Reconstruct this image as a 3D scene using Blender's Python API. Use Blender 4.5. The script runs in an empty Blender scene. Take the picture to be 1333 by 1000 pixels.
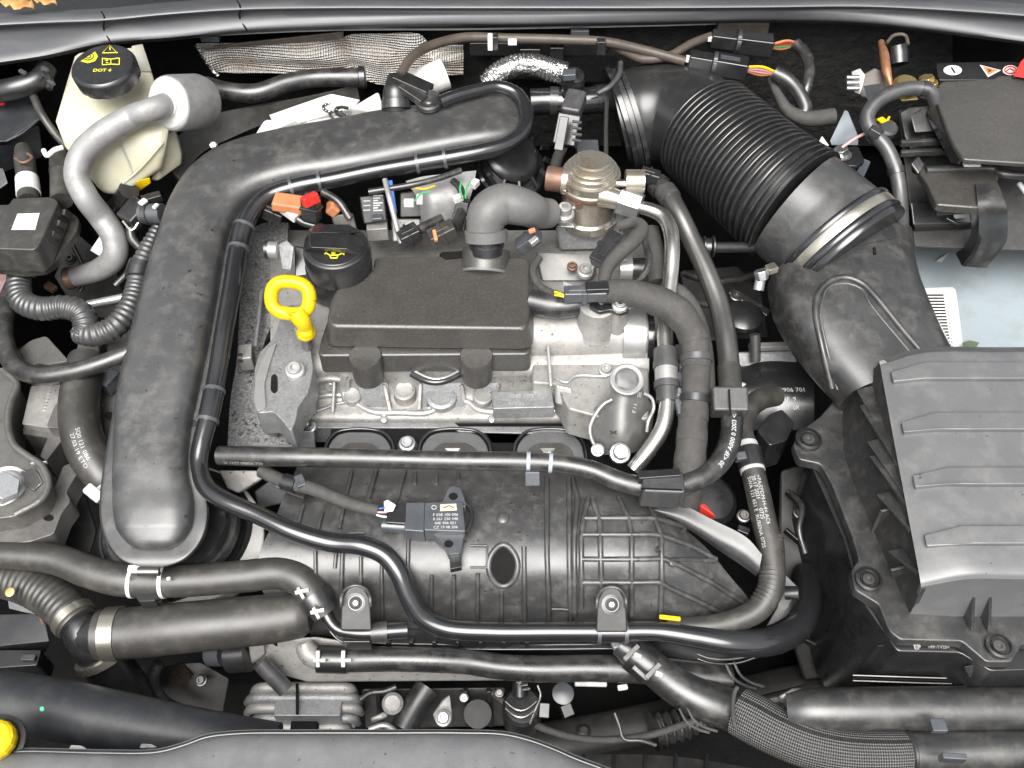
import bpy, bmesh, math, random
from mathutils import Vector, Matrix
from mathutils.bvhtree import BVHTree
random.seed(7)
sc = bpy.context.scene
COL = sc.collection

# ---------------------------------------------------------------- camera, sky, sun, exposure
W, H, FPX, DIST, PITCH = 1333.0, 1000.0, 1202.0, 1.0, math.radians(50)
CAM = Vector((0, -DIST * math.cos(PITCH), DIST * math.sin(PITCH)))
FW = Vector((0, math.cos(PITCH), -math.sin(PITCH)))
UP = Vector((0, math.sin(PITCH), math.cos(PITCH)))
RT = Vector((1, 0, 0))
cam = bpy.data.objects.new('camera', bpy.data.cameras.new('camera'))
COL.objects.link(cam)
cam.location = CAM
cam.rotation_euler = (math.pi / 2 - PITCH, 0, 0)
cam.data.sensor_width = 36.0
cam.data.lens = 36.0 * FPX / W
cam.data.clip_start = 0.01
cam.data.clip_end = 100
sc.camera = cam

world = bpy.data.worlds.new('World')
sc.world = world
world.use_nodes = True
nt = world.node_tree
bg = nt.nodes['Background']
sky = nt.nodes.new('ShaderNodeTexSky')
sky.sky_type = 'NISHITA'
sky.sun_disc = False
SUN_EL, SUN_AZ = math.radians(58), math.radians(190)     # azimuth clockwise from +Y
sky.sun_elevation = SUN_EL
sky.sun_rotation = SUN_AZ
sky.air_density = 1.0
sky.dust_density = 6.0
hs = nt.nodes.new('ShaderNodeHueSaturation')             # overcast: nearly colourless cloud
hs.inputs['Saturation'].default_value = 0.18
nt.links.new(sky.outputs[0], hs.inputs['Color'])
nt.links.new(hs.outputs[0], bg.inputs[0])
bg.inputs[1].default_value = 0.075
sun = bpy.data.objects.new('sun', bpy.data.lights.new('sun', 'SUN'))
COL.objects.link(sun)
sun.data.energy = 1.5
sun.data.angle = math.radians(50)
sun.data.color = (1.0, 0.97, 0.93)
_d = Vector((math.sin(SUN_AZ) * math.cos(SUN_EL), math.cos(SUN_AZ) * math.cos(SUN_EL), math.sin(SUN_EL)))
sun.rotation_euler = _d.to_track_quat('Z', 'Y').to_euler()
sc.view_settings.view_transform = 'Standard'
sc.view_settings.look = 'None'
sc.view_settings.gamma = 1.0
sc.view_settings.exposure = 1.48
sc.cycles.max_bounces = 6

# ---------------------------------------------------------------- measuring helpers
def ray(px, py):
    return FW + RT * ((px - W / 2) / FPX) + UP * ((H / 2 - py) / FPX)
def P(px, py, z):                      # point of the horizontal plane at height z
    r = ray(px, py); return CAM + r * ((z - CAM.z) / r.z)
def V(px, py, y):                      # point of the upright plane at depth y
    r = ray(px, py); return CAM + r * ((y - CAM.y) / r.y)
def dep(p): return (p - CAM).dot(FW)
def m(px, p): return px * dep(p) / FPX  # a length in picture units at p, in metres
def vec(p):
    return p if isinstance(p, Vector) else P(p[0], p[1], p[2])

# ---------------------------------------------------------------- objects
def tag(o, label=None, cat=None, group=None, kind=None):
    if label: o['label'] = label
    if cat: o['category'] = cat
    if group: o['group'] = group
    if kind: o['kind'] = kind
    return o
def thing(name, label, cat, at, group=None):
    o = bpy.data.objects.new(name, None); COL.objects.link(o)
    o.empty_display_size = 0.02
    o.location = vec(at)
    return tag(o, label, cat, group)
def link(o, parent):
    COL.objects.link(o)
    if parent is not None:
        o.parent = parent
        w = parent.location if parent.type == 'EMPTY' else Vector((0, 0, 0))
        o.matrix_parent_inverse = Matrix.Translation(-w)
    return o
def mk(name, vs, fs, mat, parent=None, sharp=40, bevel=0, seg=2, uvs=None):
    me = bpy.data.meshes.new(name)
    me.from_pydata([tuple(v) for v in vs], [], fs)
    bm = bmesh.new(); bm.from_mesh(me)
    bmesh.ops.recalc_face_normals(bm, faces=bm.faces)
    bm.to_mesh(me); bm.free()
    me.shade_smooth()
    me.set_sharp_from_angle(angle=math.radians(sharp))
    me.materials.append(mat)
    if uvs:
        l = me.uv_layers.new(name='UVMap')
        for lp in me.loops: l.data[lp.index].uv = uvs[lp.vertex_index]
    o = bpy.data.objects.new(name, me)
    link(o, parent)
    if bevel:
        b = o.modifiers.new('edge', 'BEVEL'); b.width = bevel; b.segments = seg
        b.limit_method = 'ANGLE'; b.angle_limit = math.radians(35); b.harden_normals = True
    return o

def catmull(pts, n):
    if len(pts) < 3: 
        return [pts[0].lerp(pts[-1], i / n) for i in range(n + 1)]
    q = [pts[0] * 2 - pts[1]] + list(pts) + [pts[-1] * 2 - pts[-2]]
    out = []
    for i in range(1, len(q) - 2):
        p0, p1, p2, p3 = q[i - 1], q[i], q[i + 1], q[i + 2]
        t0 = 0.0; e = 0.5
        def kn(a, b): return max((a - b).length, 1e-7) ** e
        t1 = t0 + kn(p0, p1); t2 = t1 + kn(p1, p2); t3 = t2 + kn(p2, p3)
        for k in range(n):
            t = t1 + (t2 - t1) * k / n
            A1 = p0 * ((t1 - t) / (t1 - t0)) + p1 * ((t - t0) / (t1 - t0))
            A2 = p1 * ((t2 - t) / (t2 - t1)) + p2 * ((t - t1) / (t2 - t1))
            A3 = p2 * ((t3 - t) / (t3 - t2)) + p3 * ((t - t2) / (t3 - t2))
            B1 = A1 * ((t2 - t) / (t2 - t0)) + A2 * ((t - t0) / (t2 - t0))
            B2 = A2 * ((t3 - t) / (t3 - t1)) + A3 * ((t - t1) / (t3 - t1))
            out.append(B1 * ((t2 - t) / (t2 - t1)) + B2 * ((t - t1) / (t2 - t1)))
    out.append(q[-2].copy())
    return out
def arc(pts):
    s = [0.0]
    for a, b in zip(pts, pts[1:]): s.append(s[-1] + (b - a).length)
    return s
def resample(pts, rs, step):
    s = arc(pts); L = s[-1]; n = max(2, int(L / step)); j = 0; op = []; orr = []
    for k in range(n + 1):
        d = L * k / n
        while j < len(s) - 2 and s[j + 1] < d: j += 1
        f = (d - s[j]) / max(s[j + 1] - s[j], 1e-9)
        op.append(pts[j].lerp(pts[j + 1], f)); orr.append(rs[j] + (rs[j + 1] - rs[j]) * f)
    return op, orr
def frames(pts):
    n = len(pts); out = []; u = None
    for i in range(n):
        t = (pts[min(i + 1, n - 1)] - pts[max(i - 1, 0)]).normalized()
        if u is None:
            u = Vector((0, 0, 1)) if abs(t.z) < 0.9 else Vector((0, 1, 0))
        u = (u - t * u.dot(t)).normalized()
        out.append((t, u, t.cross(u)))
    return out
PATH = {}
def tube(name, pts, r, mat, parent=None, seg=20, step=0.004, ribs=None, straight=False, flat=1.0, cap=True, closed=False, metric=False, sharp=50):
    """swept round pipe; pts are (px,py,z) or world points, r in picture units (number or one for each point); ribs=(pitch, depth, kind)"""
    w = [vec(p) for p in pts]
    rl = list(r) if isinstance(r, (list, tuple)) else [r] * len(w)
    rl = rl if metric else [m(a, p) for a, p in zip(rl, w)]
    if straight:
        op, orr = resample(w, rl, step) if ribs else (w, rl)
    else:
        n = 12
        op = catmull(w, n)
        orr = []
        for i in range(len(w) - 1):
            for k in range(n): orr.append(rl[i] + (rl[i + 1] - rl[i]) * k / n)
        orr.append(rl[-1])
        if len(w) < 3: orr = [rl[0] + (rl[-1] - rl[0]) * k / n for k in range(n + 1)]
        op, orr = resample(op, orr, ribs[0] / 12 if ribs else step)
    fr = frames(op); s = arc(op)
    vs, fs, uv = [], [], []
    for i, (p, (t, u, v)) in enumerate(zip(op, fr)):
        R = orr[i]
        if ribs:
            ph = (s[i] / ribs[0]) % 1.0
            if ribs[2] == 'round': R += ribs[1] * (0.5 + 0.5 * math.cos(ph * 2 * math.pi)) - ribs[1] * 0.5
            elif ribs[2] == 'fin': R += (-.4 * ribs[1] if 0.2 < ph < 0.72 else ribs[1] * (.6 if .12 < ph < .8 else .68))
            else: R += ribs[1] * (abs(math.sin(ph * math.pi)) ** 0.5) - ribs[1]
        for k in range(seg):
            a = 2 * math.pi * k / seg
            vs.append(p + u * (math.cos(a) * R * flat) + v * (math.sin(a) * R)); uv.append((s[i], k / seg))
    N = len(op)
    for i in range(N - 1):
        for k in range(seg):
            a, b = i * seg + k, i * seg + (k + 1) % seg
            fs.append((a, b, b + seg, a + seg))
    if closed:
        for k in range(seg):
            a, b = (N - 1) * seg + k, (N - 1) * seg + (k + 1) % seg
            fs.append((a, b, (k + 1) % seg, k))
    elif cap:
        fs.append(tuple(range(seg - 1, -1, -1))); fs.append(tuple((N - 1) * seg + k for k in range(seg)))
    o = mk(name, vs, fs, mat, parent, sharp=sharp, uvs=uv)
    PATH[o.name] = (op, orr, s)
    return o
def rod(name, a, b, r, mat, parent=None, seg=20, r2=None, bevel=0):
    a, b = vec(a), vec(b)
    ra = m(r, a); rb = m(r if r2 is None else r2, b)
    return tube(name, [a, b], [ra, rb], mat, parent, seg=seg, straight=True, metric=True, sharp=40)
def basis(axis):
    t = Vector(axis).normalized()
    u = Vector((0, 0, 1)) if abs(t.z) < 0.9 else Vector((0, -1, 0))
    u = (u - t * u.dot(t)).normalized()
    return t, u, t.cross(u)
def lathe(name, c, axis, prof, mat, parent=None, seg=36, sharp=35, px=True, wob=None, sx=1.0):
    """profile [(r, h)...] turned about axis; px: picture units at c"""
    c = vec(c); k = m(1, c) if px else 1.0
    t, u, v = basis(axis)
    vs, fs = [], []
    for (r, h) in prof:
        for j in range(seg):
            a = 2 * math.pi * j / seg
            R = r * k * (1 + (wob(j, h) if wob else 0))
            vs.append(c + t * (h * k) + u * (R * math.cos(a)) + v * (R * math.sin(a) * sx))
    for i in range(len(prof) - 1):
        for j in range(seg):
            a, b = i * seg + j, i * seg + (j + 1) % seg
            fs.append((a, b, b + seg, a + seg))
    if prof[0][0] > 1e-6: fs.append(tuple(range(seg - 1, -1, -1)))
    if prof[-1][0] > 1e-6: fs.append(tuple((len(prof) - 1) * seg + j for j in range(seg)))
    o = mk(name, vs, fs, mat, parent, sharp=sharp)
    bm = bmesh.new(); bm.from_mesh(o.data); bmesh.ops.remove_doubles(bm, verts=bm.verts, dist=1e-6); bm.to_mesh(o.data); bm.free()
    return o
def fillet(pts, r, n=4):
    """round the corners of a closed outline (2-D tuples in picture units)"""
    out = []; N = len(pts)
    for i in range(N):
        p = Vector(pts[i][:2]); a = Vector(pts[i - 1][:2]); b = Vector(pts[(i + 1) % N][:2])
        rr = pts[i][2] if len(pts[i]) > 2 else r
        da, db = a - p, b - p
        q = min(rr, da.length * 0.45, db.length * 0.45)
        if q < 0.5: out.append((p.x, p.y)); continue
        p0, p1 = p + da.normalized() * q, p + db.normalized() * q
        for k in range(n + 1):
            t = k / n
            w = p0 * (1 - t) ** 2 + p * 2 * t * (1 - t) + p1 * t * t
            out.append((w.x, w.y))
    return out
def prism(name, outl, z, h, mat, parent=None, bevel=0.0015, r=0, seg=2, inset=0.0, dirv=(0, 0, -1), yplane=None, sharp=40):
    """outline in picture units laid at height z (a number or f(px,py)), thickened h metres along dirv; inset scales the far outline"""
    o2 = fillet(outl, r) if r else [p[:2] for p in outl]
    if yplane is not None: top = [V(a, b, yplane) for a, b in o2]
    else: top = [P(a, b, z(a, b) if callable(z) else z) for a, b in o2]
    c = sum(top, Vector()) / len(top); d = Vector(dirv) * h
    bot = [p + (c - p) * inset + d for p in top]
    n = len(top)
    fs = [tuple(range(n)), tuple(range(2 * n - 1, n - 1, -1))]
    for i in range(n): fs.append((i, i + n, (i + 1) % n + n, (i + 1) % n))
    return mk(name, top + bot, fs, mat, parent, bevel=bevel, seg=seg, sharp=sharp)
def bar(name, a, b, w, h, mat, parent=None, bevel=0.0012, up=(0, 0, 1), w2=None, h2=None, r=2):
    """box with rounded edges from a to b, w across and h thick (picture units)"""
    a, b = vec(a), vec(b); t = (b - a).normalized(); u = Vector(up); u = (u - t * u.dot(t)).normalized(); s = t.cross(u)
    vs = []
    for p, ww, hh in ((a, w, h), (b, w2 or w, h2 or h)):
        x, y = m(ww, p) / 2, m(hh, p) / 2
        vs += [p + s * x + u * y, p - s * x + u * y, p - s * x - u * y, p + s * x - u * y]
    fs = [(0, 1, 2, 3), (7, 6, 5, 4), (0, 4, 5, 1), (1, 5, 6, 2), (2, 6, 7, 3), (3, 7, 4, 0)]
    return mk(name, vs, fs, mat, parent, bevel=bevel, seg=r)
def cbox(name, px, py, z, w, d, h, mat, parent=None, rot=0, bevel=0.0015, tilt=0):
    """upright box: top centre at the picture point, w x d footprint (metres), h tall, turned rot degrees"""
    c = P(px, py, z); R = Matrix.Rotation(math.radians(rot), 3, 'Z') @ Matrix.Rotation(math.radians(tilt), 3, 'X')
    vs = [c + R @ Vector((sx * w / 2, sy * d / 2, sz)) for sz in (0, -h) for sx, sy in ((1, 1), (-1, 1), (-1, -1), (1, -1))]
    fs = [(0, 1, 2, 3), (7, 6, 5, 4), (0, 4, 5, 1), (1, 5, 6, 2), (2, 6, 7, 3), (3, 7, 4, 0)]
    return mk(name, vs, fs, mat, parent, bevel=bevel)
def section(n, ex):
    out = []
    for k in range(n):
        a = 2 * math.pi * k / n; c, s = math.cos(a), math.sin(a)
        out.append((math.copysign(abs(c) ** (2 / ex), c), math.copysign(abs(s) ** (2 / ex), s)))
    return out
def loft(name, st, mat, parent=None, n=28, sub=6, ex=2.4, down=1.0, cap=True, sharp=50):
    """stations (leftx, lefty, rightx, righty, z, height): a pipe of changing flattened section between two edge lines"""
    L = catmull([P(s[0], s[1], s[4]) for s in st], sub); R = catmull([P(s[2], s[3], s[4] if len(s) < 7 else s[6]) for s in st], sub)
    hs = []
    for i in range(len(st) - 1):
        for k in range(sub): hs.append(st[i][5] + (st[i + 1][5] - st[i][5]) * k / sub)
    hs.append(st[-1][5])
    sec = section(n, ex); vs, fs = [], []
    C = [(a + b) / 2 for a, b in zip(L, R)]
    N = len(L)
    for i in range(N):
        t = (C[min(i + 1, N - 1)] - C[max(i - 1, 0)]).normalized()
        x = (R[i] - L[i]) / 2; up = t.cross(x).normalized()
        if up.z < 0: up = -up
        for c, s in sec: vs.append(C[i] + x * c + up * (hs[i] * s * (1 if s > 0 else down)))
    for i in range(N - 1):
        for k in range(n):
            a, b = i * n + k, i * n + (k + 1) % n
            fs.append((a, b, b + n, a + n))
    if cap:
        fs.append(tuple(range(n - 1, -1, -1))); fs.append(tuple((N - 1) * n + k for k in range(n)))
    return mk(name, vs, fs, mat, parent, sharp=sharp)
def sheet(name, rows, mat, parent=None, su=6, sv=6, thick=0.003, sharp=60):
    """smooth skin through rows of (px,py,z) with real thickness"""
    g = [catmull([vec(p) for p in r], su) for r in rows]
    cols = [catmull([r[j] for r in g], sv) for j in range(len(g[0]))]
    nu, nv = len(cols), len(cols[0])
    top = [cols[j][i] for i in range(nv) for j in range(nu)]
    nrm = []
    for i in range(nv):
        for j in range(nu):
            a = cols[min(j + 1, nu - 1)][i] - cols[max(j - 1, 0)][i]; b = cols[j][min(i + 1, nv - 1)] - cols[j][max(i - 1, 0)]
            q = a.cross(b).normalized() if a.cross(b).length > 1e-12 else Vector((0, 0, 1))
            nrm.append(q if q.dot(CAM - cols[j][i]) > 0 else -q)
    bot = [p - q * thick for p, q in zip(top, nrm)]
    K = nu * nv; fs = []
    for i in range(nv - 1):
        for j in range(nu - 1):
            a = i * nu + j; fs.append((a, a + 1, a + nu + 1, a + nu)); fs.append((K + a + nu, K + a + nu + 1, K + a + 1, K + a))
    ring = [j for j in range(nu)] + [i * nu + nu - 1 for i in range(1, nv)] + [(nv - 1) * nu + j for j in range(nu - 2, -1, -1)] + [i * nu for i in range(nv - 2, 0, -1)]
    for a, b in zip(ring, ring[1:] + ring[:1]): fs.append((a, a + K, b + K, b))
    return mk(name, top + bot, fs, mat, parent, sharp=sharp)
BV = {}
def hit(o, px, py, off=0.0):
    """the point of o's skin behind a picture point, lifted off along its normal, and that normal"""
    if o.name not in BV:
        BV[o.name] = BVHTree.FromPolygons([v.co for v in o.data.vertices], [tuple(p.vertices) for p in o.data.polygons])
    l, n, i, d = BV[o.name].ray_cast(CAM, ray(px, py).normalized())
    if l is None:
        l, n, i, d = BV[o.name].find_nearest(P(px, py, 0))
    if n.dot(CAM - l) < 0: n = -n
    return l + n * off, n
def on(o, pts, off=0.0): return [hit(o, a, b, off)[0] for a, b in pts]
def bolt(px, py, z, r, mat, parent, axis=(0, -0.25, 1), name='bolt', on_=None, star=True, h=1.0):
    """flanged screw: washer, round head with a six-sided socket"""
    if on_ is not None:
        c, axis = hit(on_, px, py)
    else: c = P(px, py, z)
    pr = [(r * 1.0, -0.3 * r), (r * 1.0, 0.12 * r), (r * .93, .2 * r), (r * .72, .26 * r), (r * .68, .66 * r * h), (r * .6, .74 * r * h), (r * .36, .74 * r * h), (r * .33, .3 * r * h), (0.0, .3 * r * h)]
    return lathe(name, c, axis, pr, mat, parent, seg=18, sharp=25)
def hexnut(a, b, r, mat, parent, name='nut'):
    a, b = vec(a), vec(b)
    o = tube(name, [a, b], [m(r, a), m(r, a)], mat, parent, seg=6, straight=True, metric=True, sharp=20)
    bv = o.modifiers.new('edge', 'BEVEL'); bv.width = 0.0008; bv.segments = 2; bv.limit_method = 'ANGLE'; bv.angle_limit = math.radians(30)
    return o
def clampring(o, f0, f1, extra, mat, parent=None, name='hose_clamp', thick=None):
    """a band round a tube between two fractions of its length"""
    op, orr, s = PATH[o.name]; L = s[-1]
    a = min(range(len(s)), key=lambda i: abs(s[i] - f0 * L)); b = min(range(len(s)), key=lambda i: abs(s[i] - f1 * L))
    b = max(b, a + 1)
    pp = op[a:b + 1]; rr = [x + extra for x in orr[a:b + 1]]
    return tube(name, pp, rr, mat, parent or o, straight=True, metric=True, seg=28)
def glyphs(s, size, bold=0.0, align='CENTER', spacing=1.0):
    cu = bpy.data.curves.new('t', 'FONT'); cu.body = s; cu.size = size; cu.align_x = align; cu.align_y = 'CENTER'
    cu.offset = bold; cu.space_character = spacing; cu.resolution_u = 2
    ob = bpy.data.objects.new('t', cu); COL.objects.link(ob)
    dg = bpy.context.evaluated_depsgraph_get()
    me = bpy.data.meshes.new_from_object(ob.evaluated_get(dg))
    vs = [v.co.copy() for v in me.vertices]; fs = [tuple(p.vertices) for p in me.polygons]
    bpy.data.objects.remove(ob); bpy.data.curves.remove(cu); bpy.data.meshes.remove(me)
    return vs, fs
def text_flat(s, px, py, target, size, mat, parent, ang=0, bold=0.0, z=None, off=0.0004, name='lettering', stretch=1.0, align='CENTER'):
    """print lying on target's skin at the picture point; ang in degrees in the picture"""
    if target is not None: c, n = hit(target, px, py)
    else: c, n = P(px, py, z), Vector((0, 0, 1))
    k = m(1, c); vs, fs = glyphs(s, size * k, bold * k, align)
    ca, sa = math.cos(math.radians(ang)), math.sin(math.radians(ang))
    d = RT * ca + UP * sa
    ex = (d - n * d.dot(n)).normalized(); ey = n.cross(ex)
    return mk(name, [c + ex * v.x + ey * (v.y * stretch) + n * off for v in vs], fs, mat, parent)
def text_on_tube(s, o, f, size, mat, phi, flip=False, bold=0.0, off=0.0003, name='lettering', stretch=1.0):
    """print running along a tube from fraction f; phi turns it round the tube away from the camera side"""
    op, orr, sl = PATH[o.name]; L = sl[-1]; fr = frames(op)
    vs, fs = glyphs(s, size, bold, 'LEFT'); out = []
    for v in vs:
        d = f * L + (-v.x if flip else v.x) * stretch; d = min(max(d, 0), L - 1e-5)
        i = max(j for j in range(len(sl)) if sl[j] <= d); i = min(i, len(op) - 2); q = (d - sl[i]) / max(sl[i + 1] - sl[i], 1e-9)
        p = op[i].lerp(op[i + 1], q); t = fr[i][0].lerp(fr[i + 1][0], q).normalized(); R = orr[i] + off
        c = CAM - p; c = (c - t * c.dot(t)).normalized(); w = t.cross(c)
        a = phi + (v.y if flip else -v.y) / R
        out.append(p + c * (R * math.cos(a)) + w * (R * math.sin(a)))
    return mk(name, out, fs, mat, o)

# ---------------------------------------------------------------- materials
def material(name, col, rough=0.5, metal=0.0, col2=None, nscale=30, lo=0.45, hi=0.7, bump=0.0, bscale=900, bdist=0.0004, dust=None, drough=0.15, coat=0.0,
             spec=0.5, trans=0.0, sss=0.0, emit=None, stretch=None, speck=None, ior=1.5):
    mt = bpy.data.materials.new(name); mt.use_nodes = True
    t = mt.node_tree; N = t.nodes; Lk = t.links; b = N['Principled BSDF']
    b.inputs['Roughness'].default_value = rough; b.inputs['Metallic'].default_value = metal
    b.inputs['Specular IOR Level'].default_value = spec; b.inputs['IOR'].default_value = ior
    b.inputs['Coat Weight'].default_value = coat; b.inputs['Transmission Weight'].default_value = trans
    if sss:
        b.inputs['Subsurface Weight'].default_value = sss; b.inputs['Subsurface Radius'].default_value = (0.02, 0.018, 0.012)
        b.inputs['Subsurface Scale'].default_value = 1.0
    tc = N.new('ShaderNodeTexCoord'); src = tc.outputs['Object']
    if stretch:
        mp = N.new('ShaderNodeMapping'); mp.inputs['Scale'].default_value = stretch; Lk.new(src, mp.inputs[0]); src = mp.outputs[0]
    def noise(scale, detail=4, rg=0.6):
        n = N.new('ShaderNodeTexNoise'); n.inputs['Scale'].default_value = scale; n.inputs['Detail'].default_value = detail; n.inputs['Roughness'].default_value = rg
        Lk.new(src, n.inputs['Vector']); return n.outputs['Fac']
    def ramp(fac, a, c):
        r = N.new('ShaderNodeMapRange'); r.inputs['From Min'].default_value = a; r.inputs['From Max'].default_value = c; r.clamp = True
        Lk.new(fac, r.inputs['Value']); return r.outputs[0]
    def mix(fac, A, B):
        x = N.new('ShaderNodeMix'); x.data_type = 'RGBA'
        if hasattr(fac, 'is_output'): Lk.new(fac, x.inputs[0])
        else: x.inputs[0].default_value = fac
        for s, v in ((x.inputs[6], A), (x.inputs[7], B)):
            if hasattr(v, 'is_output'): Lk.new(v, s)
            else: s.default_value = (*v, 1)
        return x.outputs[2]
    c = col
    n1 = noise(nscale)
    if col2: c = mix(ramp(n1, lo, hi), col, col2)
    rsock = None
    if dust:                       # dried dust and water marks with a shape of their own
        dcol, amt = dust[0], dust[1]
        f = ramp(noise(dust[2] if len(dust) > 2 else 55, 8, 0.7), 0.48, 0.72)
        g = ramp(noise(900, 1), 0.45, 0.8)
        ml = N.new('ShaderNodeMath'); ml.operation = 'MULTIPLY_ADD'; Lk.new(g, ml.inputs[0]); ml.inputs[1].default_value = 0.45; Lk.new(f, ml.inputs[2])
        m2 = N.new('ShaderNodeMath'); m2.operation = 'MULTIPLY'; m2.use_clamp = True; Lk.new(ml.outputs[0], m2.inputs[0]); m2.inputs[1].default_value = amt
        c = mix(m2.outputs[0], c, dcol); rsock = m2.outputs[0]
    if speck:
        c = mix(ramp(noise(speck[1], 1), speck[2], speck[2] + 0.04), c, speck[0])
    if hasattr(c, 'is_output'): Lk.new(c, b.inputs['Base Color'])
    else: b.inputs['Base Color'].default_value = (*c, 1)
    rr = ramp(n1, 0.25, 0.75)
    ma = N.new('ShaderNodeMath'); ma.operation = 'MULTIPLY_ADD'; Lk.new(rr, ma.inputs[0]); ma.inputs[1].default_value = drough; ma.inputs[2].default_value = rough - drough / 2
    if rsock is not None:
        mb = N.new('ShaderNodeMath'); mb.operation = 'MULTIPLY_ADD'; mb.use_clamp = True; Lk.new(rsock, mb.inputs[0]); mb.inputs[1].default_value = 0.14; Lk.new(ma.outputs[0], mb.inputs[2])
        Lk.new(mb.outputs[0], b.inputs['Roughness'])
    else: Lk.new(ma.outputs[0], b.inputs['Roughness'])
    if bump:
        bp = N.new('ShaderNodeBump'); bp.inputs['Strength'].default_value = bump; bp.inputs['Distance'].default_value = bdist
        Lk.new(noise(bscale, 3), bp.inputs['Height']); Lk.new(bp.outputs[0], b.inputs['Normal'])
    if emit: b.inputs['Emission Color'].default_value = (*emit, 1); b.inputs['Emission Strength'].default_value = 1
    mt['tree'] = 1
    return mt
TAN = (0.30, 0.27, 0.22)
GREY = (0.22, 0.22, 0.22)
plastic = material('satin_black_plastic', (0.022, 0.0225, 0.0235), 0.36, dust=((0.17, 0.16, 0.14), 0.36, 50), bump=0.2, bscale=1500, col2=(0.038, 0.038, 0.039), spec=1.0)
pipe_pl = material('charge_pipe_plastic', (0.04, 0.041, 0.043), 0.33, dust=((0.18, 0.172, 0.155), 0.42, 42), bump=0.3, bscale=1300, col2=(0.05, 0.05, 0.05), speck=((0.008, 0.008, 0.008), 130, 0.73), spec=1.0)
gloss_pl = material('glossy_black_pipe', (0.016, 0.0165, 0.018), 0.17, dust=((0.1, 0.1, 0.1), 0.06, 90), col2=(0.02, 0.02, 0.022), drough=0.06, spec=1.0)
box_pl = material('air_box_plastic', (0.105, 0.108, 0.112), 0.37, dust=((0.27, 0.262, 0.24), 0.34, 30), bump=0.2, bscale=1700, col2=(0.118, 0.12, 0.123), nscale=12, speck=((0.03, 0.03, 0.03), 160, 0.75), spec=1.0)
cover_pl = material('dusty_cover_plastic', (0.042, 0.040, 0.037), 0.36, dust=((0.18, 0.167, 0.145), 0.3, 320), bump=0.35, bscale=1300, col2=(0.05, 0.0475, 0.043), nscale=40, spec=1.0)
mani_pl = material('manifold_plastic', (0.037, 0.037, 0.038), 0.37, dust=((0.17, 0.162, 0.148), 0.42, 60), bump=0.25, bscale=1100, col2=(0.055, 0.055, 0.055), speck=((0.008, 0.008, 0.008), 190, 0.71), spec=1.0)
dark_pl = material('black_plastic', (0.015, 0.015, 0.016), 0.3, dust=((0.1, 0.1, 0.1), 0.1, 120), col2=(0.02, 0.02, 0.02), bump=0.08, spec=1.0)
deep = material('deep_black', (0.007, 0.007, 0.0073), 0.85, col2=(0.012, 0.011, 0.010), spec=0.2, bump=0.5, bscale=90, bdist=0.004)  # near black: shade of the bay's depths and holes is put into the colour
rubber = material('black_rubber', (0.018, 0.018, 0.019), 0.3, dust=((0.15, 0.143, 0.13), 0.4, 60), bump=0.3, bscale=1300, col2=(0.026, 0.026, 0.026), spec=1.0)
rubber_b = material('brownish_rubber', (0.032, 0.0305, 0.028), 0.44, dust=((0.15, 0.138, 0.118), 0.3, 60), bump=0.3, bscale=1300, col2=(0.042, 0.04, 0.036), spec=0.8)
rubber_g = material('grey_rubber', (0.045, 0.0455, 0.047), 0.36, dust=((0.17, 0.165, 0.155), 0.28, 80), bump=0.3, col2=(0.058, 0.058, 0.059), spec=0.9)
cloth = material('cloth_tape', (0.06, 0.058, 0.055), 0.6, dust=((0.17, 0.16, 0.15), 0.3, 140), bump=0.9, bscale=1100, bdist=0.001, col2=(0.045, 0.043, 0.04))
brown_tube = material('brown_tube', (0.075, 0.06, 0.048), 0.45, dust=((0.17, 0.145, 0.12), 0.3), col2=(0.058, 0.047, 0.037))
alu = material('cast_aluminium', (0.38, 0.375, 0.36), 0.44, 0.35, col2=(0.29, 0.285, 0.275), nscale=45, bump=0.6, bscale=900, bdist=0.0006, dust=((0.17, 0.14, 0.105), 0.5, 55), speck=((0.12, 0.095, 0.07), 210, 0.7))
alu_d = material('wet_grey_aluminium', (0.27, 0.275, 0.28), 0.34, 0.4, col2=(0.2, 0.203, 0.207), nscale=60, bump=0.7, bscale=600, bdist=0.0009, dust=((0.5, 0.5, 0.5), 0.45, 260))
alu_m = material('machined_aluminium', (0.50, 0.50, 0.49), 0.32, 0.6, col2=(0.4, 0.4, 0.39), nscale=60, bump=0.1)
acpipe = material('dull_aluminium_pipe', (0.33, 0.33, 0.33), 0.5, 0.35, col2=(0.26, 0.257, 0.252), nscale=45, bump=0.3, dust=((0.18, 0.16, 0.145), 0.4, 45))
steel = material('bright_steel', (0.60, 0.59, 0.56), 0.26, 0.95, col2=(0.46, 0.45, 0.42), nscale=40, bump=0.05)
steel_d = material('dark_steel_pipe', (0.22, 0.215, 0.205), 0.33, 0.85, col2=(0.15, 0.145, 0.14), nscale=30, bump=0.1)
pump_st = material('pump_steel', (0.55, 0.51, 0.44), 0.24, 0.8, col2=(0.38, 0.28, 0.17), nscale=30, lo=0.52, hi=0.75, bump=0.05)
zinc = material('zinc_bolt', (0.62, 0.63, 0.63), 0.3, 0.9, col2=(0.45, 0.46, 0.46), nscale=200)
brass = material('yellow_zinc', (0.62, 0.46, 0.2), 0.3, 0.9, col2=(0.42, 0.33, 0.16), nscale=120)
copper = material('copper_braid', (0.45, 0.22, 0.12), 0.45, 0.6, col2=(0.3, 0.14, 0.08), nscale=150, bump=0.5)
rust = material('tarnished_brown', (0.20, 0.115, 0.08), 0.5, 0.4, col2=(0.12, 0.08, 0.06), nscale=90)
foil = material('crinkled_foil', (0.70, 0.70, 0.69), 0.26, 1.0, bump=1.0, bscale=140, bdist=0.004, col2=(0.55, 0.55, 0.55))
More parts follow.
